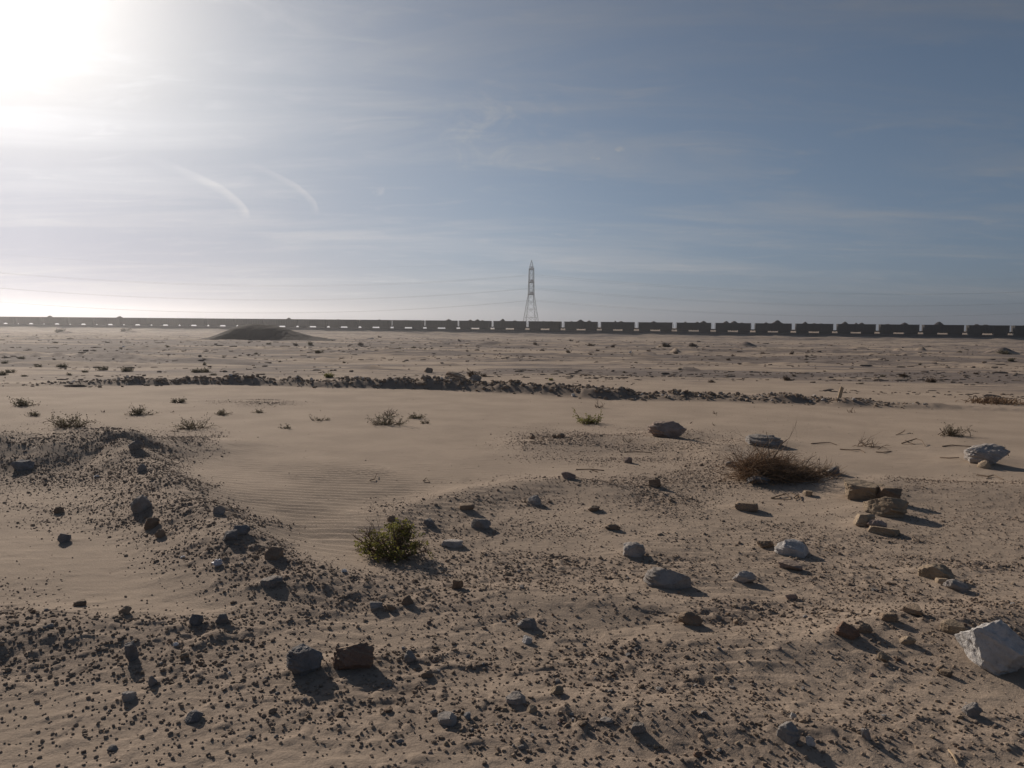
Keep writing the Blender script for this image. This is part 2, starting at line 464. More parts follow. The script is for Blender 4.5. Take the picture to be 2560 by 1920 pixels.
ROCK = {
    'grey': rock_mat('grey_stone', (.215, .200, .188), (.320, .300, .284), .25),
    'bluegrey': rock_mat('blue_grey_stone', (.175, .170, .170), (.275, .268, .268), .12),
    'brown': rock_mat('brown_stone', (.225, .166, .122), (.325, .246, .180), .45),
    'red': rock_mat('red_brown_stone', (.185, .120, .088), (.260, .175, .130), .7),
    'tan': rock_mat('tan_stone', (.30, .232, .165), (.40, .315, .225), .5),
    'pale': rock_mat('pale_grey_stone', (.29, .265, .245), (.43, .40, .375), .2),
    'white': rock_mat('white_stone', (.42, .40, .38), (.62, .595, .57), .12),
    'pink': rock_mat('pinkish_stone', (.26, .195, .165), (.37, .29, .25), .3),
}
def gravel_mat():
    m, nt, p = new_mat('gravel_stones'); b = NB(nt)
    t = b.n('ShaderNodeAttribute', attribute_name='tint').outputs['Fac']
    geo = b.n('ShaderNodeNewGeometry')
    r = b.n('ShaderNodeValToRGB'); nt.links.new(t, r.inputs[0])
    e = r.color_ramp.elements
    e[0].position = 0; e[0].color = (.18, .142, .115, 1); e[1].position = 1; e[1].color = (.52, .49, .46, 1)
    for ps, c in ((.35, (.255, .198, .150)), (.65, (.305, .236, .178)), (.88, (.320, .248, .180)), (.95, (.33, .29, .25))):
        x = e.new(ps); x.color = (*c, 1)
    n2 = b.noise(geo.outputs['Position'], 90, 4, .65)
    col = b.mix(b.math('MULTIPLY', b.ramp(n2, .4, .75), .5), r.outputs[0], (.15, .117, .09))
    nt.links.new(col, p.inputs['Base Color']); p.inputs['Roughness'].default_value = .92; p.inputs['Specular IOR Level'].default_value = .15
    nt.links.new(b.bump(n2, .7, .005), p.inputs['Normal'])
    return m
m_gravel = gravel_mat()
def flat_mat(name, c, rough=.8, metal=0.0, var=.25, scale=12, spec=.3):
    m, nt, p = new_mat(name); b = NB(nt)
    geo = b.n('ShaderNodeNewGeometry')
    n = b.noise(geo.outputs['Position'], scale, 5, .6)
    nt.links.new(b.mix(n, tuple(x * (1 - var) for x in c), tuple(min(1, x * (1 + var)) for x in c)), p.inputs['Base Color'])
    p.inputs['Roughness'].default_value = rough; p.inputs['Metallic'].default_value = metal
    p.inputs['Specular IOR Level'].default_value = spec
    return m
m_wagon = flat_mat('dark_rusty_steel', (.040, .034, .032), .8, 0, .4, 1.3)
m_wheel = flat_mat('dark_iron', (.030, .027, .026), .7, 0, .3, 3)
m_ore = flat_mat('iron_ore', (.042, .034, .033), .95, 0, .4, 2.5)
m_rail = flat_mat('rail_steel', (.09, .07, .06), .6, .6, .3, 2)
m_lattice = flat_mat('galvanised_lattice', (.050, .053, .058), .7, .2, .1, .5)
m_wire = flat_mat('wire_metal', (.16, .16, .17), .6, .3, .1, .5)
m_heap = flat_mat('dark_earth', (.050, .041, .037), .97, 0, .3, .9, .1)
m_twig = flat_mat('dry_twigs', (.170, .125, .088), .9, 0, .35, 30, .1)
m_twigdark = flat_mat('dead_brush', (.30, .215, .145), .9, 0, .45, 25, .1)
m_twigpale = flat_mat('bleached_twigs', (.22, .17, .125), .9, 0, .3, 30, .1)
m_leaf = flat_mat('green_leaves', (.150, .146, .046), .7, 0, .45, 40, .3)
m_leafgrey = flat_mat('dusty_leaves', (.130, .116, .082), .8, 0, .35, 40, .2)
for m_, c_ in ((m_leaf, (.26, .25, .065, 1)), (m_leafgrey, (.12, .11, .07, 1)), (m_twigdark, (.34, .19, .08, 1))):
    nt = m_.node_tree; tr = nt.nodes.new('ShaderNodeBsdfTranslucent'); tr.inputs[0].default_value = c_
    mx = nt.nodes.new('ShaderNodeMixShader'); mx.inputs[0].default_value = .30 if m_ is not m_twigdark else .22
    nt.links.new(nt.nodes['Principled BSDF'].outputs[0], mx.inputs[1]); nt.links.new(tr.outputs[0], mx.inputs[2])
    nt.links.new(mx.outputs[0], nt.nodes['Material Output'].inputs['Surface'])
m_wood = flat_mat('weathered_plank', (.42, .31, .20), .85, 0, .25, 18)
m_foil = flat_mat('crumpled_foil', (.55, .55, .58), .55, .2, .1, 40, .5)
m_plastic = flat_mat('white_plastic', (.72, .72, .72), .5, 0, .1, 40, .4)

# ------------------------------------------------------------------ the larger stones: box in the photograph, material, build, label
HEROES = [
 (723,1630,802,1697,'bluegrey','boulder','blue-grey angular block with a lit chip on its left edge, beside the red-brown block'),
 (838,1622,930,1684,'red','boulder','rounded red-brown block capped with pale sand, casting a long shadow'),
 (2413,1580,2548,1688,'white','boulder','large whitish boulder near the right edge of the foreground'),
 (1612,1425,1724,1473,'pale','round','whitish domed stone half buried in sand, wider than its neighbours'),
 (1558,1360,1612,1396,'pale','lump','blue-white stone with a sand tail, above the whitish domed stone'),
 (1942,1357,2016,1391,'white','round','smooth white stone with a brownish hollow, beside a small brown stone'),
 (1893,1353,1932,1372,'brown','lump','small brown stone just left of the smooth white stone'),
 (1950,1407,2003,1427,'pink','slab','flat pinkish stone below the smooth white stone'),
 (1834,1431,1886,1461,'pale','lump','pale pinkish stone with a long shadow, right of the domed stone'),
 (2304,1418,2374,1450,'tan','lump','tan lumpy stone with dark cracks on the right gravel'),
 (1697,1534,1754,1564,'brown','lump','brown-grey stone with a wide shadow below the domed stone'),
 (1621,1056,1713,1098,'pink','boulder','craggy brown-grey boulder alone on the smooth sand'),
 (2424,1120,2506,1165,'pale','boulder','pale rounded boulder with a flat foot on the smooth sand at right'),
 (2447,1155,2472,1172,'tan','lump','small knob of stone leaning on the pale rounded boulder'),
 (2116,1212,2200,1254,'tan','slab','flat-topped sandy slab, leftmost of the three-rock pile'),
 (2188,1224,2246,1260,'brown','block','brown block behind the yellow boulder in the three-rock pile'),
 (2166,1248,2257,1294,'tan','boulder','yellowish boulder at the front of the three-rock pile'),
 (2138,1290,2182,1318,'tan','wedge','split tan stone below the three-rock pile'),
 (2172,1304,2212,1324,'pink','lump','pinkish stone next to the split tan stone'),
 (2176,1322,2240,1338,'tan','slab','low slab of stone under the pinkish stone'),
 (1868,1192,1922,1216,'bluegrey','block','dark blue-grey stone with a white tip in front of the dead brush'),
 (1839,1258,1892,1279,'brown','block','brown oblong stone on the rippled sand'),
 (1868,1090,1952,1118,'grey','round','smooth dark hump of stone behind the dead brush'),
 (332,1244,375,1285,'grey','boulder','large grey stone on the left gravel ridge'),
 (583,1316,624,1340,'bluegrey','lump','right stone of the dark touching pair on the left ridge'),
 (561,1330,592,1356,'bluegrey','block','left stone of the dark touching pair on the left ridge'),
 (655,1446,706,1472,'grey','lump','grey-brown stone with a broad shadow at the foot of the left ridge'),
 (664,1372,708,1402,'brown','lump','brown-grey stone with a sand tail at the narrow part of the left ridge'),
 (1104,1352,1156,1370,'pale','slab','flat whitish slate right of the green bush'),
 (1148,1260,1186,1277,'brown','block','small brown block at the left end of the middle gravel'),
 (1404,1180,1440,1199,'pink','wedge','pinkish wedge of stone near the head of the middle gravel'),
 (1622,1198,1652,1219,'brown','block','small cube-like stone below the craggy boulder'),
 (1560,1144,1580,1159,'pink','round','small round stone on the edge of the smooth sand'),
 (1324,1085,1338,1099,'brown','lump','little stone at the tip of the far gravel strip, leftmost of three'),
 (1379,1086,1392,1096,'brown','lump','little stone on the far gravel strip, middle one of three'),
 (1393,1084,1412,1096,'brown','lump','little stone on the far gravel strip, right one of three'),
 (1294,1549,1340,1574,'grey','round','grey dome-shaped stone below the middle of the gravel'),
 (1306,1594,1330,1612,'white','slab','small white-topped stone under the grey dome-shaped stone'),
 (1010,1632,1040,1660,'grey','lump','grey stone right of the red-brown block'),
 (1053,1680,1082,1696,'brown','lump','dark brown hooked stone under the red-brown block shadow'),
 (1130,1452,1158,1477,'brown','wedge','pointed brown stone on the central gravel'),
 (1004,1492,1032,1514,'brown','round','rounded brown stone left of the pointed brown stone'),
 (926,1508,957,1527,'grey','slab','flat-topped grey stone at the left of the central gravel'),
 (966,1512,988,1530,'brown','wedge','brown chip next to the flat-topped grey stone'),
 (968,1290,992,1306,'brown','round','brown round stone peeping over the green bush'),
 (1060,1298,1086,1318,'bluegrey','lump','dark stone right behind the green bush'),
 (541,1539,572,1562,'grey','lump','dark rounded stone at the upper edge of the lower left gravel'),
 (476,1540,506,1566,'bluegrey','lump','dark twin stone left of the dark rounded stone'),
 (316,1618,344,1658,'bluegrey','block','dark upright stone in the lower left gravel'),
 (466,1786,504,1808,'bluegrey','lump','dark stone with a short shadow near the bottom left'),
 (373,1696,392,1718,'grey','lump','small dark knob in the lower left gravel'),
 (310,1734,338,1754,'pale','wedge','pale chip of stone in the lower left gravel'),
 (1266,1738,1312,1764,'pale','lump','pale grey stone in the middle of the bottom gravel'),
 (1377,1718,1408,1738,'tan','lump','tan crumbly stone at the bottom gravel'),
 (1096,1790,1140,1816,'pale','wedge','pale edged stone left of the pale grey stone'),
 (1500,1798,1532,1812,'pale','lump','whitish pebble at the right of the bottom gravel'),
 (1578,1812,1612,1838,'grey','block','grey upright stone with the long shadow at the bottom'),
 (1318,1766,1342,1782,'tan','round','tan rounded stone beside the pale grey stone'),
 (1946,1818,1994,1860,'grey','round','dark round stone with a big shadow at the bottom right'),
 (2016,1848,2036,1868,'white','wedge','small white chip right of the dark round stone'),
 (2092,1562,2144,1600,'red','lump','red-brown stone in the gravel left of the large whitish boulder'),
 (2144,1564,2178,1586,'brown','lump','brown stone touching the red-brown stone'),
 (2200,1536,2240,1556,'brown','lump','brown stone on the gravel bank above the red-brown stone'),
 (2262,1518,2300,1540,'brown','block','brown block on the top of the right gravel bank'),
 (2358,1560,2404,1586,'tan','slab','tan slab leaning left of the large whitish boulder'),
 (2252,1594,2284,1614,'tan','lump','tan stone below the right gravel bank'),
 (2196,1638,2220,1656,'tan','lump','small tan stone with a long thin shadow on smooth sand'),
 (2352,1678,2376,1692,'brown','slab','flat brown stone left of the boulder shadow'),
 (2410,1766,2446,1794,'pale','lump','pale pitted stone below the large whitish boulder'),
 (2154,1828,2174,1850,'pale','wedge','pale pointed stone near the bottom right'),
 (1976,1786,1990,1800,'white','round','little white pebble above the dark round stone'),
 (148,1337,174,1358,'bluegrey','wedge','dark pointed stone alone on the left sand sheet'),
 (36,1146,80,1168,'bluegrey','lump','dark stone at the far left of the gravel ridge'),
 (268,1072,292,1090,'bluegrey','round','dark round stone on the crest of the left ridge'),
 (324,1108,356,1130,'grey','lump','grey stone just under the crest of the left ridge'),
 (212,1082,232,1097,'bluegrey','lump','small dark stone on the ridge crest left of the round one'),
 (364,1298,396,1323,'brown','lump','brown stone below the large grey stone on the ridge'),
 (535,1268,562,1287,'grey','slab','dark slab at the right edge of the left ridge'),
 (345,1163,366,1180,'grey','round','dark stone on the inner slope of the left ridge'),
 (138,1270,158,1284,'brown','round','dark lone stone on the lower slope of the left ridge'),
 (186,1504,212,1516,'brown','slab','flat dark stone at the edge of the left sand'),
 (300,1520,326,1538,'brown','lump','dark stone right of the flat dark stone'),
 (390,1326,412,1346,'brown','lump','brown-grey stone at the lower edge of the left ridge'),
 (1320,1240,1352,1262,'grey','lump','grey stone on the upper middle gravel'),
 (1470,1265,1500,1280,'brown','slab','brown flat stone right of the middle gravel'),
 (1512,1310,1550,1326,'brown','lump','brown double stone left of the rippled sand'),
 (1178,1298,1226,1324,'grey','slab','low grey stone with a long shadow right of the green bush'),
 (2008,1228,2030,1242,'tan','wedge','tan pointed stone beside the fallen twigs'),
 (2068,1168,2096,1187,'grey','lump','grey stone at the right end of the dead brush'),
 (1814,1152,1832,1166,'pale','block','small pale-topped block left of the dead brush'),
 (2342,1448,2372,1460,'tan','slab','small flat stone under the tan lumpy stone'),
 (2366,1456,2412,1478,'pale','lump','pale greenish crumbly stone below the tan lumpy stone'),
 (1965,1486,1992,1500,'pink','slab','small pinkish flat stone beneath the pale pinkish stone'),
 (1112,931,1166,964,'brown','slab','tilted brown slab stuck in the earth bank, biggest of the bank'),
 (1172,952,1204,968,'pale','wedge','pale slanting slab at the foot of the earth bank'),
 (1060,920,1082,932,'brown','lump','dark boulder behind the earth bank'),
]
# sand drifted up against every larger stone
_dr = []
for (x0, y0, x1, y1, mk, kind, lab) in HEROES:
    X, Y, Z = ground_at((x0 + x1) / 2, y1 - (y1 - y0) * .06); wd = (x1 - x0) / F * math.hypot(X, Y)
    _dr.append((X + wd * .05, Y + wd * .55, wd))
DRIFT += _dr

# ------------------------------------------------------------------ ground
def build_ground():
    a = np.concatenate([np.linspace(-180, -60, 61)[:-1], np.linspace(-60, -38, 61)[:-1], np.linspace(-38, 38, 1010), np.linspace(38, 60, 61)[1:], np.linspace(60, 180, 61)[1:-1]])
    r = [0.35]
    while r[-1] < 2.0: r.append(r[-1] * 1.12)
    while r[-1] < 26: r.append(r[-1] + max(.0045, r[-1] ** 2 / 2150 * .72))
    while r[-1] < 330: r.append(r[-1] + min(r[-1] ** 2 / 2150 * .72, .55))
    while r[-1] < 560: r.append(r[-1] + 1.0)
    while r[-1] < 1700: r.append(r[-1] * 1.06)
    r = np.array(r)
    A, RR = np.meshgrid(np.radians(a), r)
    X = (RR * np.sin(A)).ravel(); Y = (RR * np.cos(A)).ravel()
    Z = terrain(X, Y)
    na, nr = len(a), len(r)
    i = np.arange(nr - 1)[:, None] * na; j = np.arange(na)[None, :]; jn = (j + 1) % na
    fc = np.stack([i + j, i + jn, i + na + jn, i + na + j], -1).reshape(-1, 4)
    V = np.c_[X, Y, Z]
    V = np.vstack([V, [[0, 0, 0]]])
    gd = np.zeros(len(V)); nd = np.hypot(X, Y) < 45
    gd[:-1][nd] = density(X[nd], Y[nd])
    bmask = ridge(X[nd], Y[nd], BERM, .60, 2.6) * 3.2
    pv = np.zeros(len(V)); d = np.hypot(X, Y)
    f = (fbm(X / 18, Y / 6.0, 4, 71) * 1.3 + fbm(X / 4.2, Y / 1.1, 4, 75) * .8)
    left = sstep(6, -14, X) * sstep(105, 80, Y) * sstep(38, 50, Y)
    pv[:-1] = np.clip(sstep(.02, .42, f + left * .42), 0, 1) * sstep(24.5, 30, d) * sstep(200, 120, d) * .85
    pv[:-1][nd] = np.maximum(pv[:-1][nd], np.clip(bmask, 0, .6))
    s = np.abs((X - T0[0]) * TN[0] + (Y - T0[1]) * TN[1])
    e3 = sstep(22, 6, s) * np.clip(.65 + .9 * fbm(X / 12, Y / 6, 3, 79), 0, 1) * .85 * (d > 120)
    pv[:-1] = np.maximum(pv[:-1], e3)
    bl = np.zeros(len(V)); bl[:-1] = sstep(4.2, 3.0, s) * (d > 120)
    fa = np.zeros(len(V)); fa[:-1] = sstep(24.0, 31, d + 1.5 * vnoise(X * .5, Y * .5, 81)) * sstep(420, 250, d)
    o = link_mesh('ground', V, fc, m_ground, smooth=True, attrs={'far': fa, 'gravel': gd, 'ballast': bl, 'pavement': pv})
    o['kind'] = 'structure'
build_ground()
# ------------------------------------------------------------------ mesh helpers
class MB:
    def __init__(s): s.v = []; s.f = []
    def box(s, x0, x1, y0, y1, z0, z1):
        n = len(s.v)
        s.v += [(x, y, z) for z in (z0, z1) for y in (y0, y1) for x in (x0, x1)]
        s.f += [(n, n + 2, n + 3, n + 1), (n + 4, n + 5, n + 7, n + 6), (n, n + 1, n + 5, n + 4), (n + 2, n + 6, n + 7, n + 3), (n, n + 4, n + 6, n + 2), (n + 1, n + 3, n + 7, n + 5)]
        return s
    def tube(s, pts, rad, k=4, cap=True):
        pts = [np.asarray(p_, float) for p_ in pts]
        if np.isscalar(rad): rad = [rad] * len(pts)
        n0 = len(s.v); prev = None
        for i, p_ in enumerate(pts):
            t = pts[min(i + 1, len(pts) - 1)] - pts[max(i - 1, 0)]
            t = t / (np.linalg.norm(t) + 1e-9)
            if prev is None:
                a = np.array((0, 0, 1.0)) if abs(t[2]) < .9 else np.array((1.0, 0, 0))
            else: a = prev
            u = a - t * (a @ t); u = u / (np.linalg.norm(u) + 1e-9); prev = u
            v = np.cross(t, u)
            for j in range(k):
                q = 2 * math.pi * (j + .5) / k
                s.v.append(tuple(p_ + rad[i] * (u * math.cos(q) + v * math.sin(q))))
        for i in range(len(pts) - 1):
            for j in range(k):
                a_, b_ = n0 + i * k + j, n0 + i * k + (j + 1) % k
                s.f.append((a_, b_, b_ + k, a_ + k))
        if cap:
            s.f.append(tuple(n0 + j for j in range(k))[::-1]); e = n0 + (len(pts) - 1) * k
            s.f.append(tuple(e + j for j in range(k)))
        return s
    def disc(s, c, r, hw, k=18):
        """wheel along y"""
        n = len(s.v)
        for y in (c[1] - hw, c[1] + hw):
            for j in range(k):
                q = 2 * math.pi * j / k; s.v.append((c[0] + r * math.cos(q), y, c[2] + r * math.sin(q)))
        for j in range(k): s.f.append((n + j, n + k + j, n + k + (j + 1) % k, n + (j + 1) % k))
        s.f.append(tuple(n + j for j in range(k))); s.f.append(tuple(n + k + j for j in range(k))[::-1])
        return s
    def leaf(s, c, size, rg):
        d = rg.normal(size=3); d /= np.linalg.norm(d); e = rg.normal(size=3); e -= d * (d @ e); e /= np.linalg.norm(e)
        n = len(s.v); c = np.asarray(c)
        s.v += [tuple(c), tuple(c + d * size * .5 + e * size * .32), tuple(c + d * size), tuple(c + d * size * .5 - e * size * .32)]
        s.f.append((n, n + 1, n + 2, n + 3))
    def build(s, name, mat, parent=None, smooth=False):
        return link_mesh(name, np.array(s.v), s.f, mat, parent, smooth)

# ------------------------------------------------------------------ ore train
TANG = math.atan2(TD[1], TD[0])
def ore_mesh(humps, seed):
    nx, ny = 60, 12
    xs, ys = np.linspace(-5.4, 5.4, nx), np.linspace(-1.38, 1.38, ny)
    X, Y = np.meshgrid(xs, ys)
    Z = 2.76 + .05 * fbm(X * 2 + seed * 9, Y * 2, 3, seed)
    for fr, hh, ww in humps:
        Z = np.maximum(Z, 2.78 + (.10 + 2.2 * hh) * np.exp(-((X - (fr - .5) * 11) / (1.25 * ww)) ** 2 - (Y / 1.0) ** 2) * (1 + .12 * vnoise(X * 3, Y * 3, seed)))
    Z[0] = Z[-1] = 2.6; Z[:, 0] = Z[:, -1] = 2.6
    i = np.arange(ny - 1)[:, None] * nx; j = np.arange(nx - 1)[None, :]
    return np.c_[X.ravel(), Y.ravel(), Z.ravel()], np.stack([i + j, i + j + 1, i + nx + j + 1, i + nx + j], -1).reshape(-1, 4)
def make_wagon():
    root = empty('ore_wagon', (0, 0, 0))
    m = MB()
    m.box(-5.55, 5.55, -1.50, -1.42, .98, 2.84).box(-5.55, 5.55, 1.42, 1.50, .98, 2.84)
    m.box(-5.55, -5.47, -1.42, 1.42, .98, 2.84).box(5.47, 5.55, -1.42, 1.42, .98, 2.84)
    m.box(-5.47, 5.47, -1.42, 1.42, 1.00, 1.08)
    for k in range(11):
        x = -5.1 + k * 1.02
        m.box(x - .05, x + .05, -1.60, -1.503, 1.0, 2.83).box(x - .05, x + .05, 1.503, 1.60, 1.0, 2.83)
    m.build('body', m_wagon, root)
    m = MB().box(-5.66, 5.66, -1.64, -1.40, 2.842, 2.93).box(-5.66, 5.66, 1.40, 1.64, 2.842, 2.93).box(-5.66, -5.46, -1.398, 1.398, 2.842, 2.93).box(5.46, 5.66, -1.398, 1.398, 2.842, 2.93)
    m.build('top_rim', m_wagon, root)
    v, f = ore_mesh([], 1); link_mesh('ore_load', v, f, m_ore, root, True)
    m = MB().box(-5.62, 5.62, -1.45, 1.45, .56, .975)
    for x in (-1.15, -.35, .35, 1.0): m.box(x - .25, x + .22, -.9, .9, .40 + .06 * abs(x), .555)
    m.build('underframe', m_wagon, root)
    for sx in (-1, 1):
        b_ = MB()
        for y in (-1.16, 1.02):
            b_.box(3.5 * sx - 1.78, 3.5 * sx + 1.78, y, y + .14, .24, .552).box(3.5 * sx - .55, 3.5 * sx + .55, y, y + .14, .05, .238)
        b_.box(3.5 * sx - 1.86, 3.5 * sx + 1.86, -.68, .68, -.07, .545)
        bo = b_.build('bogie', m_wheel, root)
        for wx in (-.92, .92):
            for y in (-.82, .82):
                MB().disc((3.5 * sx + wx, y, .46), .46, .07).disc((3.5 * sx + wx, y * .93, .46), .49, .02).build('wheel', m_wheel, bo)
        MB().box(min(5.62 * sx, 6.24 * sx), max(5.62 * sx, 6.24 * sx), -.3, .3, .60, .95).box(min(6.0 * sx, 6.255 * sx), max(6.0 * sx, 6.255 * sx), -.36, .36, .50, .595).build('coupler', m_wheel, root)
    l = MB()
    for y in (-1.35, -.95): l.tube([(-5.86, y, .80), (-5.86, y, 2.60), (-5.72, y, 2.80)], .035)
    for k in range(6): l.tube([(-5.86, -1.35, 1.0 + .3 * k), (-5.86, -.95, 1.0 + .3 * k)], .03)
    l.box(-6.02, -5.63, -1.45, -.6, .74, .80)
    l.build('ladder', m_wagon, root)
    h = MB().tube([(5.58, 1.0, 2.5), (5.86, 1.0, 2.5), (5.86, 1.0, 1.1), (5.58, 1.0, 1.1)], .035).tube([(5.58, .55, 2.2), (5.8, .55, 2.2), (5.8, .55, 1.5)], .03)
    h.build('hand_rail', m_wagon, root)
    return root
HUMPS = {0: [(.45, .10, .5), (.7, .09, .5)], 1: [(.2, .14, .3), (.48, .36, .85), (.75, .22, .6)], 2: [(.42, .22, .3), (.60, .17, .7)], 3: [(.45, .2, .7), (.8, .06, .6)],
         4: [(.25, .18, .4), (.6, .18, .5), (.78, .30, .8)], 5: [(.3, .30, .7), (.53, .36, .8), (.75, .12, .6)], 6: [(.3, .2, .5), (.62, .50, 1.05)], 7: [(.25, .3, .6), (.5, .12, .6), (.7, .10, .5)],
         8: [(.2, .36, .7), (.5, .22, .4), (.65, .26, .6)], 9: [(.2, .10, .7), (.65, .30, .8)], 10: [(.4, .46, .9)], 11: [(.22, .2, .6), (.45, .13, .8)], 12: [(.35, .25, .8)],
         -1: [(.26, .40, .6), (.66, .15, .6)], -2: [(.33, .2, .6), (.57, .28, .6), (.74, .16, .5)], -3: [(.74, .24, .8)], -4: [(.4, .06, .4)], -5: [(.62, .12, .3)], -8: [(.75, .28, .6)], -7: [], -6: [(.3, .08, .5)],
         -14: [(.9, .3, .8)], -16: [(.2, .3, .7)], -19: [(.9, .25, .8)]}
ORD = ['', 'first', 'second', 'third', 'fourth', 'fifth', 'sixth', 'seventh', 'eighth', 'ninth', 'tenth', 'eleventh', 'twelfth', 'thirteenth', 'fourteenth', 'fifteenth', 'sixteenth', 'seventeenth', 'eighteenth', 'nineteenth', 'twentieth', 'twenty-first', 'twenty-second', 'twenty-third']
proto = make_wagon()
def copy_tree(o, parent=None):
    c = obj_copy(o, parent)
    for ch in list(o.children): copy_tree(ch, c)
    return c
for j in range(-22, 13):
    root = proto if j == 0 else copy_tree(proto)
    q = T0 + TD * PITCHW * (j + .5)
    root.location = (q[0], q[1], RAIL_Z); root.rotation_euler = (0, 0, TANG)
    hm = HUMPS.get(j, [])
    ld = [c for c in root.children if c.name.startswith('ore_load')][0]
    if j != 0 or hm:
        v, f = ore_mesh(hm, 100 + j)
        if j != 0: ld.data = ld.data.copy()
        ld.data.vertices.foreach_set('co', np.ascontiguousarray(v, np.float32).ravel()); ld.data.update()
    big = [h_ for h_ in hm if h_[1] > .07]
    load = ['level ore load', 'one hump of ore', 'two humps of ore', 'three humps of ore'][len(big)]
    side = ('%s wagon right of the lattice pylon' % ORD[j + 1]) if j >= 0 else ('%s wagon left of the lattice pylon' % ORD[-j])
    tag(root, 'black ore wagon with %s, %s' % (load, side), 'railway wagon', 'ore wagons of the long train')
for off in (-.76, .76):
    m = MB(); L = 620
    m.box(-L, L * .55, off - .036, off + .036, -.12, -.004)
    o = m.build('rail', m_rail); o.location = (T0[0], T0[1], RAIL_Z); o.rotation_euler = (0, 0, TANG)
    tag(o, ('near' if off < 0 else 'far') + ' steel rail under the wheels of the ore train', 'rail', 'rails of the railway')

# ------------------------------------------------------------------ pylons and cables
LA = R(13.0)
LD = np.array((math.cos(LA), math.sin(LA))); LN = np.array((-LD[1], LD[0]))
P0 = np.array(((1325 - 1280) / F * 400, 400.0))
PYL = [P0 - LD * 300, P0, P0 + LD * 335]
PBASE = -.75
PSC = 1.065
ARM_Z = (31.3, 25.0, 19.3); INS = 2.9; ARM = 5.2
def half(z):
    if z > 31.4: return max(.05, 1.05 * (35.5 - z) / 4.1)
    if z > 19.3: return 1.05 + (31.4 - z) * .022
    return 1.32 + (19.3 - z) * .145
def make_pylon():
    root = empty('lattice_pylon', (0, 0, 0))
    corner = lambda sx, sy, z: (sx * half(z), sy * half(z), z)
    for sx in (-1, 1):
        for sy in (-1, 1):
            MB().tube([corner(sx, sy, 0), corner(sx, sy, 19.3), corner(sx, sy, 31.4)], .105).build('leg', m_lattice, root)
    m = MB(); lev = [0, 5.4, 9.8, 13.4, 16.6, 19.3, 21.2, 23.1, 25, 27.1, 29.2, 31.4]
    for a_, c_ in zip(lev[:-1], lev[1:]):
        for sx, sy, tx, ty in ((-1, -1, 1, -1), (1, -1, 1, 1), (1, 1, -1, 1), (-1, 1, -1, -1)):
            rr = .05 if a_ < 19 else .06
            m.tube([corner(sx, sy, a_), corner(tx, ty, c_)], rr); m.tube([corner(tx, ty, a_), corner(sx, sy, c_)], rr)
            if c_ > 18: m.tube([corner(sx, sy, c_), corner(tx, ty, c_)], .05)
            else:
                zm = (a_ + c_) / 2; m.tube([corner(sx, sy, zm + .6), corner(tx, ty, zm + .6)], .035)
    m.build('bracing', m_lattice, root)
    m = MB()
    for sx in (-1, 1):
        for sy in (-1, 1): m.tube([corner(sx, sy, 31.4), (0, 0, 35.5)], .085)
        m.tube([corner(sx, -1, 33.2), corner(sx, 1, 33.2)], .05); m.tube([corner(-1, sx, 33.2), corner(1, sx, 33.2)], .05)
    m.build('peak', m_lattice, root)
    for z in ARM_Z:
        for sy in (-1, 1):
            m = MB(); tip = (0, sy * ARM, z)
            for sx in (-1, 1):
                m.tube([corner(sx, sy, z - .2), tip], .10); m.tube([corner(sx, sy, z + 1.1), tip], .085)
                m.tube([corner(sx, sy, z - .2), corner(-sx, sy, z + 1.1)], .06)
                for t in (.33, .66):
                    pa = np.array(corner(sx, sy, z - .2)) * (1 - t) + np.array(tip) * t; pb = np.array(corner(sx, sy, z + 1.1)) * (1 - t) + np.array(tip) * t
                    m.tube([pa, pb], .05)
            m.tube([corner(-1, sy, z - .2), corner(1, sy, z - .2)], .10); m.tube([corner(-1, sy, z + 1.1), corner(1, sy, z + 1.1)], .10)
            am = m.build('crossarm', m_lattice, root)
            n = MB().tube([(0, sy * ARM, z), (0, sy * ARM, z - INS)], .04)
            for k in range(10): n.tube([(0, sy * ARM, z - .4 - k * .24), (0, sy * ARM, z - .5 - k * .24)], .13, 6)
            n.build('insulator', m_lattice, am)
    return root
pr = make_pylon()
for i, q in enumerate((PYL[1], PYL[0], PYL[2])):
    o = pr if i == 0 else copy_tree(pr)
    o.location = (q[0], q[1], PBASE); o.rotation_euler = (0, 0, LA); o.scale = (1, 1, PSC)
    tag(o, ['grey steel lattice pylon standing behind the ore train near the middle', 'grey lattice pylon beyond the left end of the cables', 'grey lattice pylon beyond the right end of the cables'][i], 'pylon', 'pylons of the power line')
def cable(off, z, sag, label, rad):
    m = MB()
    for a_, c_, sg in ((PYL[0], PYL[1], sag[0]), (PYL[1], PYL[2], sag[1])):
        pts = []
        for k in range(41):
            t = k / 40; q = a_ * (1 - t) + c_ * t + LN * off
            pts.append((q[0], q[1], PBASE + z * PSC - 4 * sg * t * (1 - t)))
        m.tube(pts, rad, 4, False)
    o = m.build('power_cable', m_wire)
    tag(o, label, 'power cable', 'cables hung on the pylon')
for zi, nm in zip(ARM_Z, ('top', 'middle', 'bottom')):
    for sy in (-1, 1):
        cable(sy * ARM, zi - INS, (8.6, 5.6), 'thin sagging power cable on the %s crossarms, %s circuit of the pylon' % (nm, 'near' if sy < 0 else 'far'), .026)
cable(0, 35.5, (7.6, 5.0), 'faint single earth wire strung over the peak of the pylon', .012)

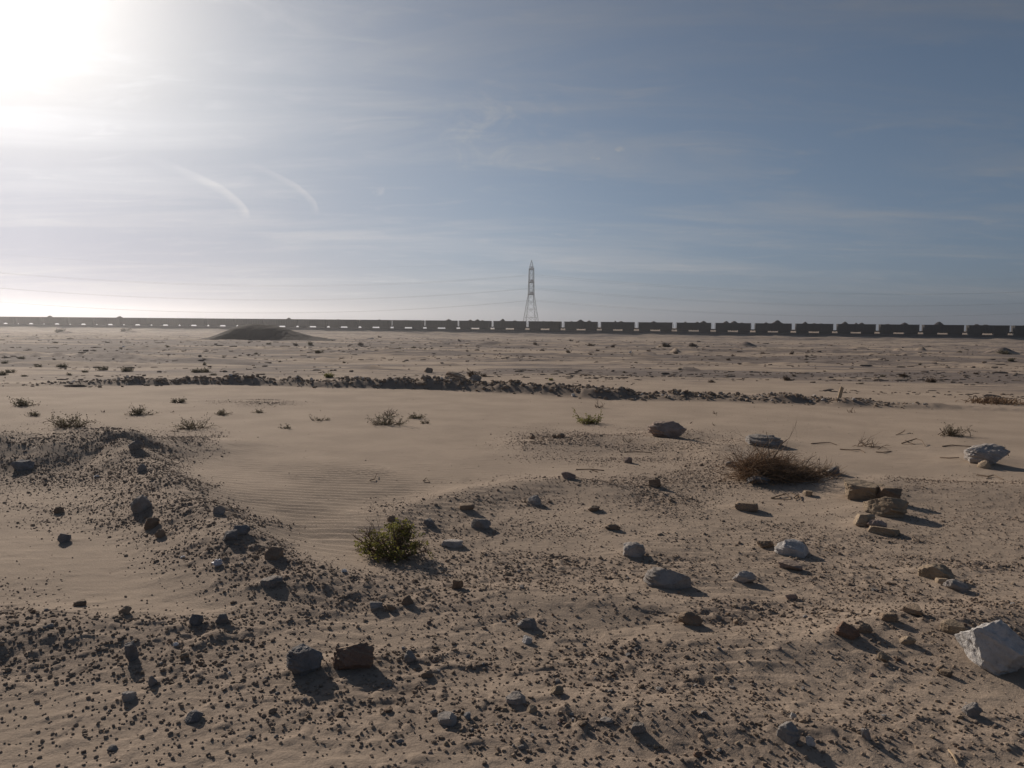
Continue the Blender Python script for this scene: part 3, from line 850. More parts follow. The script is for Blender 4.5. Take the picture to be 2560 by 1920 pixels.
# ------------------------------------------------------------------ dark heap
def heap():
    z = -.3
    for _ in range(5): q = g(648, 851, z); z = float(plain(np.hypot(*q)))
    d = np.hypot(*q); s = d / F
    cxm, cym = q[0], q[1] + 3.2
    nx, ny = 150, 60
    U, V = np.meshgrid(np.linspace(-1, 1, nx), np.linspace(-1, 1, ny))
    X = U * 165 * s; Y = V * 5.2
    prof = np.interp(U * 165 + 648, [483, 520, 540, 560, 580, 600, 620, 650, 668, 690, 720, 745, 765, 790, 813], [.0, .22, .45, .72, .92, 1.0, 1.03, 1.0, .93, .78, .56, .38, .24, .1, 0])
    hz = 2.25 * prof * np.clip(1 - (V * (1.05 + .1 * vnoise(U * 4, V * 2, 3))) ** 2, 0, 1) ** 1.1
    hz = hz * (1 + .06 * fbm(X * .9, Y * .9, 3, 5)) + .06 * fbm(X * 2.6, Y * 2.6, 3, 9) * sstep(0, .3, hz)
    X += cxm; Y += cym
    Zg = terrain(X.ravel(), Y.ravel(), False).reshape(X.shape)
    Z = np.where(hz > .02, Zg + hz, Zg - .25)
    i = np.arange(ny - 1)[:, None] * nx; j = np.arange(nx - 1)[None, :]
    o = link_mesh('earth_heap', np.c_[X.ravel() - cxm, Y.ravel() - cym, Z.ravel() - z], np.stack([i + j, i + j + 1, i + nx + j + 1, i + nx + j], -1).reshape(-1, 4), m_heap, smooth=True)
    o.location = (cxm, cym, z)
    tag(o, 'broad dark heap of earth on the plain in front of the train', 'earth heap')
heap()

# ------------------------------------------------------------------ stones
def icosphere(n):
    t = (1 + 5 ** .5) / 2
    v = np.array([(-1, t, 0), (1, t, 0), (-1, -t, 0), (1, -t, 0), (0, -1, t), (0, 1, t), (0, -1, -t), (0, 1, -t), (t, 0, -1), (t, 0, 1), (-t, 0, -1), (-t, 0, 1)], float)
    f = np.array([(0, 11, 5), (0, 5, 1), (0, 1, 7), (0, 7, 10), (0, 10, 11), (1, 5, 9), (5, 11, 4), (11, 10, 2), (10, 7, 6), (7, 1, 8), (3, 9, 4), (3, 4, 2), (3, 2, 6), (3, 6, 8), (3, 8, 9), (4, 9, 5), (2, 4, 11), (6, 2, 10), (8, 6, 7), (9, 8, 1)])
    v /= np.linalg.norm(v, axis=1)[:, None]
    for _ in range(n):
        e = np.sort(np.concatenate([f[:, [0, 1]], f[:, [1, 2]], f[:, [2, 0]]]), 1)
        u, inv = np.unique(e, axis=0, return_inverse=True); inv = inv.ravel()
        mid = v[u[:, 0]] + v[u[:, 1]]; mid /= np.linalg.norm(mid, axis=1)[:, None]
        k = len(f); a_, b_, c_ = inv[:k] + len(v), inv[k:2 * k] + len(v), inv[2 * k:] + len(v)
        v = np.vstack([v, mid])
        f = np.concatenate([np.c_[f[:, 0], a_, c_], np.c_[f[:, 1], b_, a_], np.c_[f[:, 2], c_, b_], np.c_[a_, b_, c_]])
    return v, f
ICO = {n: icosphere(n) for n in range(6)}
def noise3(p, s, seed):
    return (vnoise(p[:, 0] * s + 31.7 * p[:, 2] * .37, p[:, 1] * s + 17.3 + p[:, 2] * s * .61, seed) + vnoise(p[:, 1] * s - 5, p[:, 2] * s + p[:, 0] * s * .53, seed + 1) + vnoise(p[:, 2] * s + 9, p[:, 0] * s - p[:, 1] * s * .47, seed + 2)) / 1.7
def rock_shape(n, kind, rg, asp=(1, 1, 1)):
    v, f = ICO[n]; v = v.copy()
    v *= 1 + .16 * noise3(v, 1.3, int(rg.integers(1e6)))[:, None]
    cuts = {'block': 8, 'slab': 7, 'lump': 9, 'round': 5, 'wedge': 8, 'boulder': 13}[kind]
    ns = rg.normal(size=(cuts, 3))
    if kind in ('block', 'slab', 'wedge'):
        ax = np.array([(1, 0, 0), (-1, 0, 0), (0, 1, 0), (0, -1, 0), (0, 0, 1)], float)
        ns = np.vstack([ax + rg.normal(size=(5, 3)) * (.28 if kind != 'wedge' else .36), ns[:cuts - 3] * 1.0])
    ns /= np.linalg.norm(ns, axis=1)[:, None]
    for i, nn in enumerate(ns):
        lo, hi = {'block': (.50, .66) if i < 5 else (.72, .92), 'slab': (.48, .66) if i < 5 else (.7, .9), 'wedge': (.42, .7) if i < 5 else (.6, .85), 'lump': (.55, .88), 'round': (.72, .95), 'boulder': (.64, .84)}[kind]
        o = rg.uniform(lo, hi + (.08 if kind == 'slab' else 0))
        d = v @ nn - o
        m = d > 0
        v[m] -= np.outer(d[m] * .97, nn)
    if n >= 3:
        sd_ = int(rg.integers(1e6))
        k = 1.0 if kind != 'round' else .55
        q = v * np.array(asp)
        v *= (1 + k * (.065 * noise3(q, 3.6, sd_) + .04 * (k > .9) * (np.abs(noise3(q, 7.5, sd_ + 7)) - .3) + .028 * noise3(q, 9, sd_ + 5) + (.016 * noise3(q, 22, sd_ + 11) if n >= 4 else 0)))[:, None]
    mn, mx = v.min(0), v.max(0)
    v = (v - (mn + mx) / 2) / (mx - mn)
    v[:, 2] += .5
    return v, f
hero_xy = []
hrg = np.random.default_rng(21)
for (x0, y0, x1, y1, mk, kind, lab) in HEROES:
    bx, by = (x0 + x1) / 2, y1 - (y1 - y0) * .06
    X, Y, Z = ground_at(bx, by)
    d = math.sqrt(X * X + Y * Y + (CAM_Z - Z) ** 2); s = d / F
    wd = (x1 - x0) * s
    dep = wd * hrg.uniform(.62, .82)
    sn = (CAM_Z - Z) / d
    hh = max(((y1 - y0) * s - dep * .45 * sn) / math.sqrt(1 - sn * sn), wd * .24)
    n = 5 if (x1 - x0) > 70 else (4 if x1 - x0 > 26 else 3)
    v, f = rock_shape(n, kind, hrg, (1, dep / wd, min(1, hh / wd)))
    bury = {'boulder': .17, 'round': .46, 'slab': .22, 'lump': .28, 'block': .16, 'wedge': .22}[kind]
    v = v * np.array((wd * 1.05, dep * 1.05, hh / (1 - bury) * 1.03)); v[:, 2] -= hh / (1 - bury) * bury
    u = np.array((X, Y)) / math.hypot(X, Y)
    cx_, cy_ = X + u[0] * dep * .42, Y + u[1] * dep * .42
    o = link_mesh('rock', v, f, ROCK[mk], smooth=True)
    o.location = (cx_, cy_, Z); o.rotation_euler = (0, 0, -math.atan2(u[0], u[1]))
    tag(o, lab, 'rock', 'larger stones of the desert floor')
    hero_xy.append((cx_, cy_, wd * .5))
hero_xy = np.array(hero_xy)

# candidates for all the small stones: x, y, diameter
def gen_near(n=380000):
    d = np.sqrt(rng.uniform(2.2 ** 2, 18.5 ** 2, n)); a = rng.uniform(-R(58), R(58), n)
    x, y = d * np.sin(a), d * np.cos(a)
    dn = density(x, y)
    keep = rng.uniform(size=n) < dn ** 1.15 * 1.5 + .004
    x, y, dn = x[keep], y[keep], dn[keep]
    D = .0075 * (1 - rng.uniform(size=len(x))) ** (-1 / 2.5)
    D = np.minimum(D, .016 + .030 * rng.uniform(size=len(x)) ** 5) * (.75 + .5 * dn)
    return x, y, D
def gen_berm(n=3000):
    seg = rng.integers(1, len(BERM) - 2, n); t = rng.uniform(size=n)
    B = np.array(BERM); p_ = B[seg] * (1 - t)[:, None] + B[seg + 1] * t[:, None]
    off = rng.normal(size=n) * .28
    D = .035 * (1 - rng.uniform(size=n)) ** (-1 / 2.2); D = np.minimum(D, .115) * (.5 + 1.8 * p_[:, 2])
    k = rng.uniform(size=n) < .35 + p_[:, 2] * 2
    return (p_[:, 0] + rng.normal(size=n) * .1)[k], (p_[:, 1] + off)[k], D[k]
def gen_far(n=15000):
    d = np.exp(rng.uniform(np.log(23.5), np.log(190), n)); a = rng.uniform(-R(39), R(39), n)
    x, y = d * np.sin(a), d * np.cos(a)
    f = fbm(x / 12, y / 3.5, 3, 71) * .6 + fbm(x / 3.2, y / 1.1, 3, 75) * .5
    k = rng.uniform(size=n) < np.clip(.12 + f * 2.2, .04, 1)
    x, y, d = x[k], y[k], d[k]
    D = np.minimum((.028 + d * .0006) * (1 - rng.uniform(size=len(x))) ** (-1 / 3.0), .06 + d * .0022)
    return x, y, D
parts = [gen_near(), gen_berm(), gen_far()]
sx_ = np.concatenate([q[0] for q in parts]); sy_ = np.concatenate([q[1] for q in parts]); sD = np.concatenate([q[2] for q in parts])
kindz = np.concatenate([np.full(len(q[0]), i) for i, q in enumerate(parts)])
ok = np.ones(len(sx_), bool)
for hx, hy, hr in hero_xy: ok &= (sx_ - hx) ** 2 + (sy_ - hy) ** 2 > (hr * 1.05) ** 2
sx_, sy_, sD, kindz = sx_[ok], sy_[ok], sD[ok], kindz[ok]
sz_ = terrain(sx_, sy_)
dist = np.sqrt(sx_ ** 2 + sy_ ** 2)
ppx, ppy = topix(sx_, sy_, sz_)
vis = (ppx > -10) & (ppx < 2570) & (ppy < 1930)
appar = np.where(vis, sD / dist * F, 0)
order = np.argsort(-appar)
NIND = 205
ind = order[:NIND]; rest = order[NIND:]
protos = []
prg = np.random.default_rng(5)
for i in range(14):
    v, f = rock_shape(3, ['lump', 'wedge', 'lump', 'round', 'wedge', 'slab', 'lump'][i % 7], prg)
    v[:, 2] -= .30
    protos.append((v, f))
pm = {}
def stone_zone(x, y, px, py, k):
    if k == 1: return 'rough dark clod lying on the long earth bank', 'clods of the earth bank'
    if k == 2: return 'small dark stone scattered on the plain beyond the earth bank', 'stones of the far plain'
    if px < 620 and py < 1500: return 'small dark stone on the left gravel ridge', 'stones of the left ridge'
    if px < 760: return 'small dark stone in the lower left gravel', 'stones of the lower left gravel'
    if py < 1330: return 'small brown stone on the middle gravel strip', 'stones of the middle gravel'
    if px < 1400 and py < 1600: return 'small brown stone in the central gravel', 'stones of the central gravel'
    if px < 1700: return 'small brown stone in the bottom middle gravel', 'stones of the bottom gravel'
    if py < 1620: return 'small tan stone in the right gravel', 'stones of the right gravel'
    return 'small brown stone in the bottom right gravel', 'stones of the bottom right gravel'
for i in ind:
    k = int(prg.integers(14))
    mk = ['brown', 'brown', 'grey', 'tan', 'red', 'brown', 'bluegrey', 'pink'][int(prg.integers(8))]
    if ppx[i] < 700 and kindz[i] == 0: mk = ['grey', 'brown', 'brown'][int(prg.integers(3))]
    if (k, mk) not in pm:
        o = link_mesh('stone', protos[k][0], protos[k][1], ROCK[mk], smooth=True); pm[(k, mk)] = o.data
    else:
        o = bpy.data.objects.new('stone', pm[(k, mk)]); C.objects.link(o)
    D = float(sD[i]) * (.78 if kindz[i] == 0 else .9)
    o.scale = (D * prg.uniform(.95, 1.25), D * prg.uniform(.8, 1.05), D * prg.uniform(.6, .95))
    o.location = (float(sx_[i]), float(sy_[i]), float(sz_[i])); o.rotation_euler = (0, 0, prg.uniform(0, 6.28))
    lab, gp = stone_zone(sx_[i], sy_[i], ppx[i], ppy[i], kindz[i])
    tag(o, lab, 'stone', gp)
def merge_stones(idx, name, label, group=None):
    VV, FF, TT = [], [], []; base = 0
    for lv in (0, 1):
        sub = idx[(appar[idx] > 9) | (vis[idx] & (dist[idx] < 4.5) & (sD[idx] > .016))] if lv else idx[~((appar[idx] > 9) | (vis[idx] & (dist[idx] < 4.5) & (sD[idx] > .016)))]
        P = [rock_shape(2 if lv else 1, ['lump', 'wedge', 'lump', 'round'][i % 4], prg) for i in range(16)]
        pk = prg.integers(0, 16, len(sub))
        for i in range(16):
            s_ = sub[pk == i]
            if not len(s_): continue
            v, f = P[i]; v = v - np.array((0, 0, .32))
            n = len(s_); q = prg.uniform(0, 6.28, n); D = sD[s_]
            S = np.c_[D * prg.uniform(.9, 1.35, n), D * prg.uniform(.75, 1.05, n), D * prg.uniform(.55, 1.0, n)]
            lie = kindz[s_] == 2
            S[lie, 0] *= (1 + 2.6 * prg.uniform(size=n) ** 2)[lie]; q[lie] = prg.normal(-.08, .45, n)[lie]; S[lie, 2] *= .8
            vv = v[None] * S[:, None, :]
            c_, s2 = np.cos(q)[:, None], np.sin(q)[:, None]
            X = vv[..., 0] * c_ - vv[..., 1] * s2 + sx_[s_][:, None]; Y = vv[..., 0] * s2 + vv[..., 1] * c_ + sy_[s_][:, None]; Z = vv[..., 2] + sz_[s_][:, None]
            VV.append(np.stack([X, Y, Z], -1).reshape(-1, 3))
            FF.append((f[None] + (np.arange(n) * len(v))[:, None, None] + base).reshape(-1, 3))
            TT.append(np.repeat(np.clip(prg.normal(.45, .22, n), 0, .9) + (prg.uniform(size=n) < .03) * .1 + (kindz[s_] == 1) * .22, len(v))); base += n * len(v)
    o = link_mesh(name, np.vstack(VV), np.vstack(FF), m_gravel, smooth=False, attrs={'tint': np.concatenate(TT)})
    tag(o, label, 'gravel', group, 'stuff')
merge_stones(rest[kindz[rest] == 0], 'gravel', 'loose brown gravel strewn over the near sand')
merge_stones(rest[kindz[rest] == 1], 'rubble', 'dark rubble along the low earth bank across the middle distance')
merge_stones(rest[kindz[rest] == 2], 'scattered_stones', 'dark stones and clods strewn over the far plain')
print('stones', len(sx_))

# ------------------------------------------------------------------ shrubs
def grow(m, lf, p_, d, length, r, depth, rg, leaf=0.0, droop=.0, spread=.6, nseg=4, leaf_n=3, forks=3):
    pts = [np.array(p_, float)]; rad = [r]; d = np.array(d, float); d /= np.linalg.norm(d)
    for i in range(nseg):
        d = d + rg.normal(size=3) * .16 + np.array((0, 0, -droop)); d /= np.linalg.norm(d)
        pts.append(pts[-1] + d * length / nseg); rad.append(r * (1 - .55 * (i + 1) / nseg))
    m.tube(pts, rad, 3, False)
    if depth > 0:
        for k in range(forks):
            i = rg.integers(1, nseg + 1); dd = d + rg.normal(size=3) * spread
            grow(m, lf, pts[i], dd, length * rg.uniform(.45, .75), rad[i] * .72, depth - 1, rg, leaf, droop, spread, max(2, nseg - 1), leaf_n, forks)
    if lf is not None and depth <= 1:
        for i in range(1, len(pts)):
            for k in range(leaf_n):
                lf.leaf(pts[i] + rg.normal(size=3) * leaf * .45, leaf * rg.uniform(.6, 1.2), rg)
def tuft_mesh(w_, h_, stems, leaf, r, rg, depth=1, leaf_n=3, lean=(0, 0), flat=1.0, forks=3):
    m, lf = MB(), MB() if leaf else None
    for k in range(stems):
        a_ = rg.uniform(0, 6.28); e_ = rg.uniform(.10, 1.1)
        d = np.array((math.cos(a_) * math.cos(e_) * w_ / 2, math.sin(a_) * math.cos(e_) * w_ / 2 * flat, math.sin(e_) * h_)) + np.array((lean[0] * w_, lean[1] * w_, 0))
        L = np.linalg.norm(d) * rg.uniform(.55, .9)
        b0 = (rg.normal() * w_ * .13, rg.normal() * w_ * .10, -.01)
        grow(m, lf, b0, d, L, r, depth, rg, leaf or 0, 0, .55, 4, leaf_n, forks)
    return m, lf
def shrub(name, px, py, wpx, hpx, label, cat, group, stems=14, leafpx=5.0, rpx=1.3, mt=None, ml=None, depth=1, leaf_n=3, seed=1, lean=(0, 0), forks=3):
    rg = np.random.default_rng(seed)
    X, Y, Z = ground_at(px, py); d = math.hypot(X, Y); s = d / F
    root = empty(name, (X, Y, Z))
    m, lf = tuft_mesh(wpx * s, hpx * s, stems, leafpx * s if leafpx else 0, rpx * s, rg, depth, leaf_n, lean, 1.0, forks)
    m.build('twigs', mt or m_twig, root)
    if lf: lf.build('leaves', ml or m_leafgrey, root)
    tag(root, label, cat, group)
    return root
GS = 'low shrubs on the smooth sand'
MID = [
 (178,1067,105,36,'wide dusty shrub behind the left ridge, largest on the left sand',26,4.5,m_leafgrey),
 (484,1071,78,28,'grassy dark tuft of shrub right of the wide dusty shrub',24,4.0,m_leafgrey),
 (350,1037,48,22,'small bushy shrub on the left sand behind the wide shrub',18,4.0,m_leafgrey),
 (557,1037,34,20,'little spindly shrub on the sand right of the small bushy shrub',11,3.5,m_leafgrey),
 (648,1032,24,10,'tiny low tuft on the smooth sand',9,3.0,m_leafgrey),
 (445,1007,32,15,'dark low tuft at the start of the gravel streak on the sand',16,3.5,m_leafgrey),
 (56,1015,44,20,'bushy shrub farthest left on the smooth sand',18,4.0,m_leafgrey),
 (84,1040,28,13,'low dark tuft beneath the farthest left shrub',10,3.5,m_leafgrey),
 (804,1052,42,12,'sparse row of sprigs poking from the sand',6,4.0,m_leafgrey),
 (716,1071,30,11,'couple of short sprigs nearest to the rippled sand',5,4.0,m_leafgrey),
 (966,1061,92,24,'spreading low shrub in front of bare twigs, middle of the sand',24,4.5,m_leafgrey),
 (1038,1046,42,16,'dark tuft right of the spreading low shrub',14,3.8,m_leafgrey),
 (1064,1059,36,9,'few flat sprigs right below the dark tuft',5,3.5,m_leafgrey),
 (1475,1058,78,32,'upright leafy shrub with a shadow on the smooth sand',24,5.0,m_leaf),
 (2376,1089,74,32,'open thorny shrub on the smooth sand at right',22,3.2,m_leafgrey),
]
for i, (px, py, w_, h_, lab, st, lp, ml) in enumerate(MID):
    shrub('shrub', px, py, w_ * 1.05, h_ * 1.0, lab, 'shrub', GS, int(st * 1.4), lp * .9, .9, m_twig, ml, 1, 2, 300 + i, forks=2)
GT = 'bare twiggy plants'
BARE = [
 (972,1040,42,30,'bare grey twigs rising behind the spreading low shrub',14,(.05,0)),
 (1496,1019,34,26,'bare twiggy plant leaning right, above the upright leafy shrub',13,(-.1,0)),
 (2165,1116,100,28,'wide bare twigs with spiky ends on the right sand',16,(.1,0)),
 (1790,1035,24,9,'tiny bare sprig on the open right sand',6,(0,0)),
 (2128,1032,32,18,'thin bare sprig with a bent tip near the earth bank',6,(.1,0)),
 (1566,1104,44,26,'arched bare twigs left of the craggy boulder',8,(.1,0)),
 (1722,1058,30,9,'flat dark twig right of the craggy boulder',6,(.2,0)),
 (1786,1064,24,12,'single thin sprout on the sand behind the boulder',3,(0,0)),
 (2515,1140,34,22,'thin stalk beside the pale rounded boulder',4,(0,0)),
 (445,1080,26,12,'pale dry stalks at the crest of the left ridge',6,(-.3,0)),
 (258,1031,10,9,'minute dry sprig left of the small bushy shrub',4,(0,0)),
 (430,1031,8,9,'minute dry sprig right of the small bushy shrub',3,(0,0)),
]
for i, (px, py, w_, h_, lab, st, ln) in enumerate(BARE):
    shrub('dry_twigs', px, py, w_, h_, lab, 'dry plant', GT, st, 0, 1.0, m_twigpale if i % 2 else m_twig, None, 1, 0, 400 + i, ln, 2)

# the green bush in front
def green_bush():
    rg = np.random.default_rng(77)
    X, Y, Z = ground_at(988, 1392); s = math.hypot(X, Y) / F
    root = empty('green_bush', (X, Y, Z))
    m, lf = MB(), MB()
    for k in range(34):
        a_ = rg.uniform(0, 6.28); e_ = rg.uniform(.16, 1.35)
        d = np.array((math.cos(a_) * math.cos(e_) * 106, math.sin(a_) * math.cos(e_) * 70, math.sin(e_) * 104)) * s
        if d[0] > 0: d[0] *= .78
        L = np.linalg.norm(d)
        st = np.array((rg.normal() * 9, rg.normal() * 6, -3)) * s
        pts = [st]; dd = d / L; dd = dd + np.array((dd[0] * .5, dd[1] * .5, -.30)); dd /= np.linalg.norm(dd)
        rad = [2.5 * s]
        for i in range(5):
            dd = dd + rg.normal(size=3) * .16 + np.array((0, 0, .07)); dd /= np.linalg.norm(dd)
            pts.append(pts[-1] + dd * L * .155); rad.append(2.5 * s * (1 - .1 * (i + 1)))
        m.tube(pts, rad, 4, False)
        for b_ in range(9):
            i = rg.integers(2, 6); q = d / L * .9 + rg.normal(size=3) * .55
            grow(m, None, pts[i], q, L * rg.uniform(.16, .34), 1.4 * s, 1, rg, 0, 0, .7, 3, 0, 2)
            tip = pts[i] + q / np.linalg.norm(q) * L * .2
            if np.linalg.norm(tip / np.array((1.15, 1, 1))) < L * .52 and rg.uniform() < .85: continue
            if rg.uniform() < .34: continue
            for c_ in range(2):
                cc = tip + rg.normal(size=3) * 6.5 * s
                for l_ in range(10): lf.leaf(cc + rg.normal(size=3) * 3.0 * s, rg.uniform(4.8, 8.0) * s, rg)
    for k in range(9):
        a_ = rg.uniform(2.0, 4.0); d = np.array((math.cos(a_) * .7, rg.normal() * .3, rg.uniform(.6, 1.2)))
        grow(m, None, np.array((rg.uniform(-70, 35), rg.normal() * 20, 52)) * s, d, rg.uniform(32, 56) * s, .8 * s, 1, rg, 0, 0, .4, 4, 0, 1)
    m.build('branches', m_twig, root); lf.build('leaves', m_leaf, root)
    tag(root, 'round green leafy bush with tangled branches at the edge of the rippled sand', 'bush')
green_bush()
def dead_brush():
    rg = np.random.default_rng(78)
    X, Y, Z = ground_at(1905, 1196); s = math.hypot(X, Y) / F
    root = empty('dead_brush', (X, Y, Z))
    m = MB()
    for k in range(2300):
        t = rg.uniform() ** 1.25
        x0 = -48 + 205 * t; y0 = rg.normal() * 26
        e_ = rg.uniform(-.05, 1.05) * (1 - .6 * t); yaw = rg.normal() * .55
        left = rg.uniform() < .30 * (1 - t) ** 1.2
        d = np.array(((-1 if left else 1) * math.cos(e_), math.sin(yaw) * .8, math.sin(e_)))
        if k % 2: d = rg.normal(size=3) + np.array((.6, 0, .1)); d /= np.linalg.norm(d)
        d[2] *= .75 - .35 * t
        L = rg.uniform(36, 92) * (1 - .30 * t)
        pts = [np.array((x0, y0, -2 + rg.uniform(0, 1) ** 1.3 * 46 * math.exp(-((t - .22) / .42) ** 2))) * s]; rad = [.75 * s]
        for i in range(4):
            d = d + rg.normal(size=3) * .22 + np.array((.06, 0, -.05)); d /= np.linalg.norm(d)
            pts.append(pts[-1] + d * L * s / 4); rad.append(s * (.75 - .12 * (i + 1)))
        m.tube(pts, rad, 3, False)
    m.build('dense_twigs', m_twigdark, root)
    b_ = MB()
    for x0, L, dx_, n in ((25, 100, -.12, 3), (32, 78, .15, 2), (70, 46, 1.0, 2), (105, 46, 1.4, 2), (128, 40, 1.6, 3), (60, 58, 1.2, 2), (88, 44, .9, 2), (-20, 40, -.6, 2), (-48, 34, -.9, 2), (0, 40, -.3, 2), (146, 34, 1.6, 2)):
        for q in range(n):
            grow(b_, None, np.array((x0 + rg.normal() * 4, rg.normal() * 10, 12)) * s, (dx_ + rg.normal() * .22, rg.normal() * .3, 1), L * s * rg.uniform(.7, 1.15), 1.5 * s, 2, rg, 0, -.02, .85, 6, 0, 3)
    b_.build('branches', m_twigpale, root)
    tag(root, 'big dead brown brush heap blown over to the right, bare branches on top', 'dead bush')
dead_brush()
def sand_brush(px, py, w_, h_, label):
    rg = np.random.default_rng(int(px))
    X, Y, Z = ground_at(px, py); s = math.hypot(X, Y) / F
    m = MB()
    for k in range(420):
        x0 = rg.normal() * .22 * w_; hh = h_ * math.exp(-(x0 / (.3 * w_)) ** 2)
        d = np.array((rg.normal() * .9 + .35, rg.normal() * .6, rg.uniform(.2, 1)))
        p_ = np.array((x0, rg.normal() * .2 * w_, rg.uniform(0, .5) * hh)) * s
        pts = [p_]; d /= np.linalg.norm(d)
        for i in range(3): d = d + rg.normal(size=3) * .2; pts.append(pts[-1] + d * .16 * h_ * s * 1.3)
        m.tube(pts, [.9 * s, .8 * s, .6 * s, .3 * s], 3, False)
    o = m.build('brush_mound', m_twigdark); o.location = (X, Y, Z)
    tag(o, label, 'dead bush')
sand_brush(2488, 1008, 105, 15, 'low dark brown brush mound at the right end of the earth bank')

# far shrubs: shared meshes, too small to show parts
FAR = [(12,903,15,'d'),(54,897,14,'d'),(7,938,24,'d'),(25,932,24,'d'),(152,833,20,'d'),(219,826,15,'d'),(238,826,10,'d'),(315,831,22,'d'),(138,858,11,'d'),(154,918,26,'d'),(213,931,16,'d'),(256,926,24,'d'),(316,929,26,'d'),
 (301,871,12,'d'),(495,932,34,'d'),(515,931,24,'d'),(173,938,16,'d'),(61,941,14,'d'),(420,872,12,'d'),(96,918,18,'d'),(511,912,14,'d'),(533,938,18,'d'),(820,944,34,'g'),(799,883,24,'d'),(834,874,10,'d'),(739,864,18,'b'),(775,862,18,'d'),(903,865,18,'b'),
 (949,845,12,'b'),(735,843,12,'d'),(748,842,10,'d'),(623,858,12,'b'),(672,861,12,'d'),(1034,870,14,'d'),(1103,868,11,'d'),(1338,863,16,'b'),(1428,854,13,'b'),(1445,856,14,'b'),(1477,866,22,'b'),(1428,870,14,'b'),(1421,883,17,'b'),(1494,874,14,'b'),(1355,877,15,'b'),(1476,888,11,'b'),
 (1183,942,40,'b'),(1210,940,24,'b'),(1376,951,18,'g'),(1532,871,19,'b'),(1665,868,26,'b'),(1732,867,24,'b'),(1622,882,13,'b'),(1574,886,15,'b'),(1833,891,12,'b'),(1821,901,14,'b'),(1779,956,21,'b'),(1969,951,28,'b'),(1984,940,13,'b'),(1860,896,9,'d'),(1908,884,16,'b'),
 (2018,892,12,'b'),(2030,889,8,'d'),(2258,942,24,'b'),(2329,956,28,'b'),(2208,942,13,'d'),(2308,874,14,'d'),(2511,884,26,'d'),(2186,953,10,'d'),(1978,886,16,'b'),(2300,916,10,'d'),(2290,846,12,'d'),(1080,872,9,'d'),(1063,873,8,'d'),(1000,872,10,'d'),(1168,880,10,'b'),(1250,866,10,'b'),
 (2062,929,10,'d'),(2153,960,12,'d'),(2400,880,10,'d'),(2440,935,14,'b'),(2530,905,20,'d'),(2100,896,8,'d'),(1690,884,18,'b'),(1650,868,10,'b'),(1560,930,10,'d'),(1700,925,12,'d'),(640,885,12,'d'),(700,905,12,'d'),(560,894,10,'d'),(860,905,10,'d'),(1010,905,9,'d')]
fp = {}
for key, ml, mt in (('d', m_leafgrey, m_twigdark), ('b', m_twig, m_twig), ('g', m_leaf, m_twig)):
    for v_ in range(4):
        rg = np.random.default_rng(900 + v_ * 7 + ord(key))
        m, lf = tuft_mesh(1.05, .62, 20, .12, .018, rg, 1, 4)
        n = len(m.v); allv = np.array(m.v + lf.v); allf = m.f + [tuple(i + n for i in f) for f in lf.f]
        me_o = link_mesh('far_shrub', allv, allf, mt)
        me_o.data.materials.append(ml)
        me_o.data.polygons.foreach_set('material_index', np.array([0] * len(m.f) + [1] * len(lf.f), np.int32))
        fp[(key, v_)] = me_o.data
        bpy.data.objects.remove(me_o)
frg = random.Random(5)
def far_label(px, py, w_, key):
    kind = {'d': 'dark', 'b': 'brownish', 'g': 'greenish'}[key]
    size = 'wide' if w_ >= 24 else ('small' if w_ >= 13 else 'tiny')
    side = 'left' if px < 560 else ('left middle' if px < 1000 else ('middle' if px < 1600 else ('right middle' if px < 2050 else 'right')))
    row = 'close to the train' if py < 862 else ('halfway over the far plain' if py < 905 else 'just behind the earth bank')
    return '%s %s shrub %s, %s part' % (size, kind, row, side)
for i, (px, py, w_, key) in enumerate(FAR):
    X, Y, Z = ground_at(px, py); s = math.hypot(X, Y) / F
    o = bpy.data.objects.new('far_shrub', fp[(key, i % 4)]); C.objects.link(o)
    k = w_ * s * .78
    o.scale = (k, k * .8, k * frg.uniform(.75, 1.05)); o.location = (X, Y, Z - .02); o.rotation_euler = (0, 0, frg.uniform(0, 6.28))
    tag(o, far_label(px, py, w_, key), 'shrub', 'shrubs of the far plain')

# ------------------------------------------------------------------ sticks, plank, litter
def stick(pts, label, r=1.5, mat=None, arch=0.0, name='stick', extra=()):
    P = []
    for i, (px, py, *up_) in enumerate(pts):
        X, Y, Z = ground_at(px, py); s = math.hypot(X, Y) / F
        P.append(np.array((X, Y, Z + r * s * .8 + (up_[0] * s if up_ else 0))))
    m = MB(); s = np.linalg.norm(P[0][:2]) / F
    m.tube(P, [r * s * (1 - .12 * i) for i in range(len(P))], 5)
    for e_ in extra:
        Q = []
        for px, py, *up_ in e_:
            X, Y, Z = ground_at(px, py); Q.append(np.array((X, Y, Z + r * s * .6 + (up_[0] * s if up_ else 0))))
        m.tube(Q, [r * s * .75 * (1 - .15 * i) for i in range(len(Q))], 4)
    c = P[0].copy(); m.v = [tuple(np.array(v) - c) for v in m.v]
    o = m.build(name, mat or m_twig); o.location = tuple(c)
    tag(o, label, 'stick', 'fallen sticks on the sand')
stick([(2254,1110), (2270,1109, 4), (2290,1107, 8), (2304,1110, 7), (2313,1116)], 'arched yellowish stick lying on the right sand', 1.7, m_twigpale, extra=[[(2268,1109, 3), (2286,1112)], [(2280,1109, 5), (2262,1106, 3)]])
stick([(2356,1117), (2380,1115, 1), (2404,1117, 1), (2430,1117)], 'straight flat stick right of the arched stick', 1.4)
stick([(2100,1124), (2130,1128, 2), (2150,1126, 1), (2162,1132)], 'bent thin stick below the wide bare twigs', 1.4)
stick([(2190,1131), (2206,1133, 1), (2228,1129)], 'short thin stick right of the bent stick', 1.3)
stick([(2246,1086), (2258,1084, 3), (2262,1081, 5)], 'little crooked twig on the open right sand', 1.2, extra=[[(2254,1085, 2), (2240,1088)]])
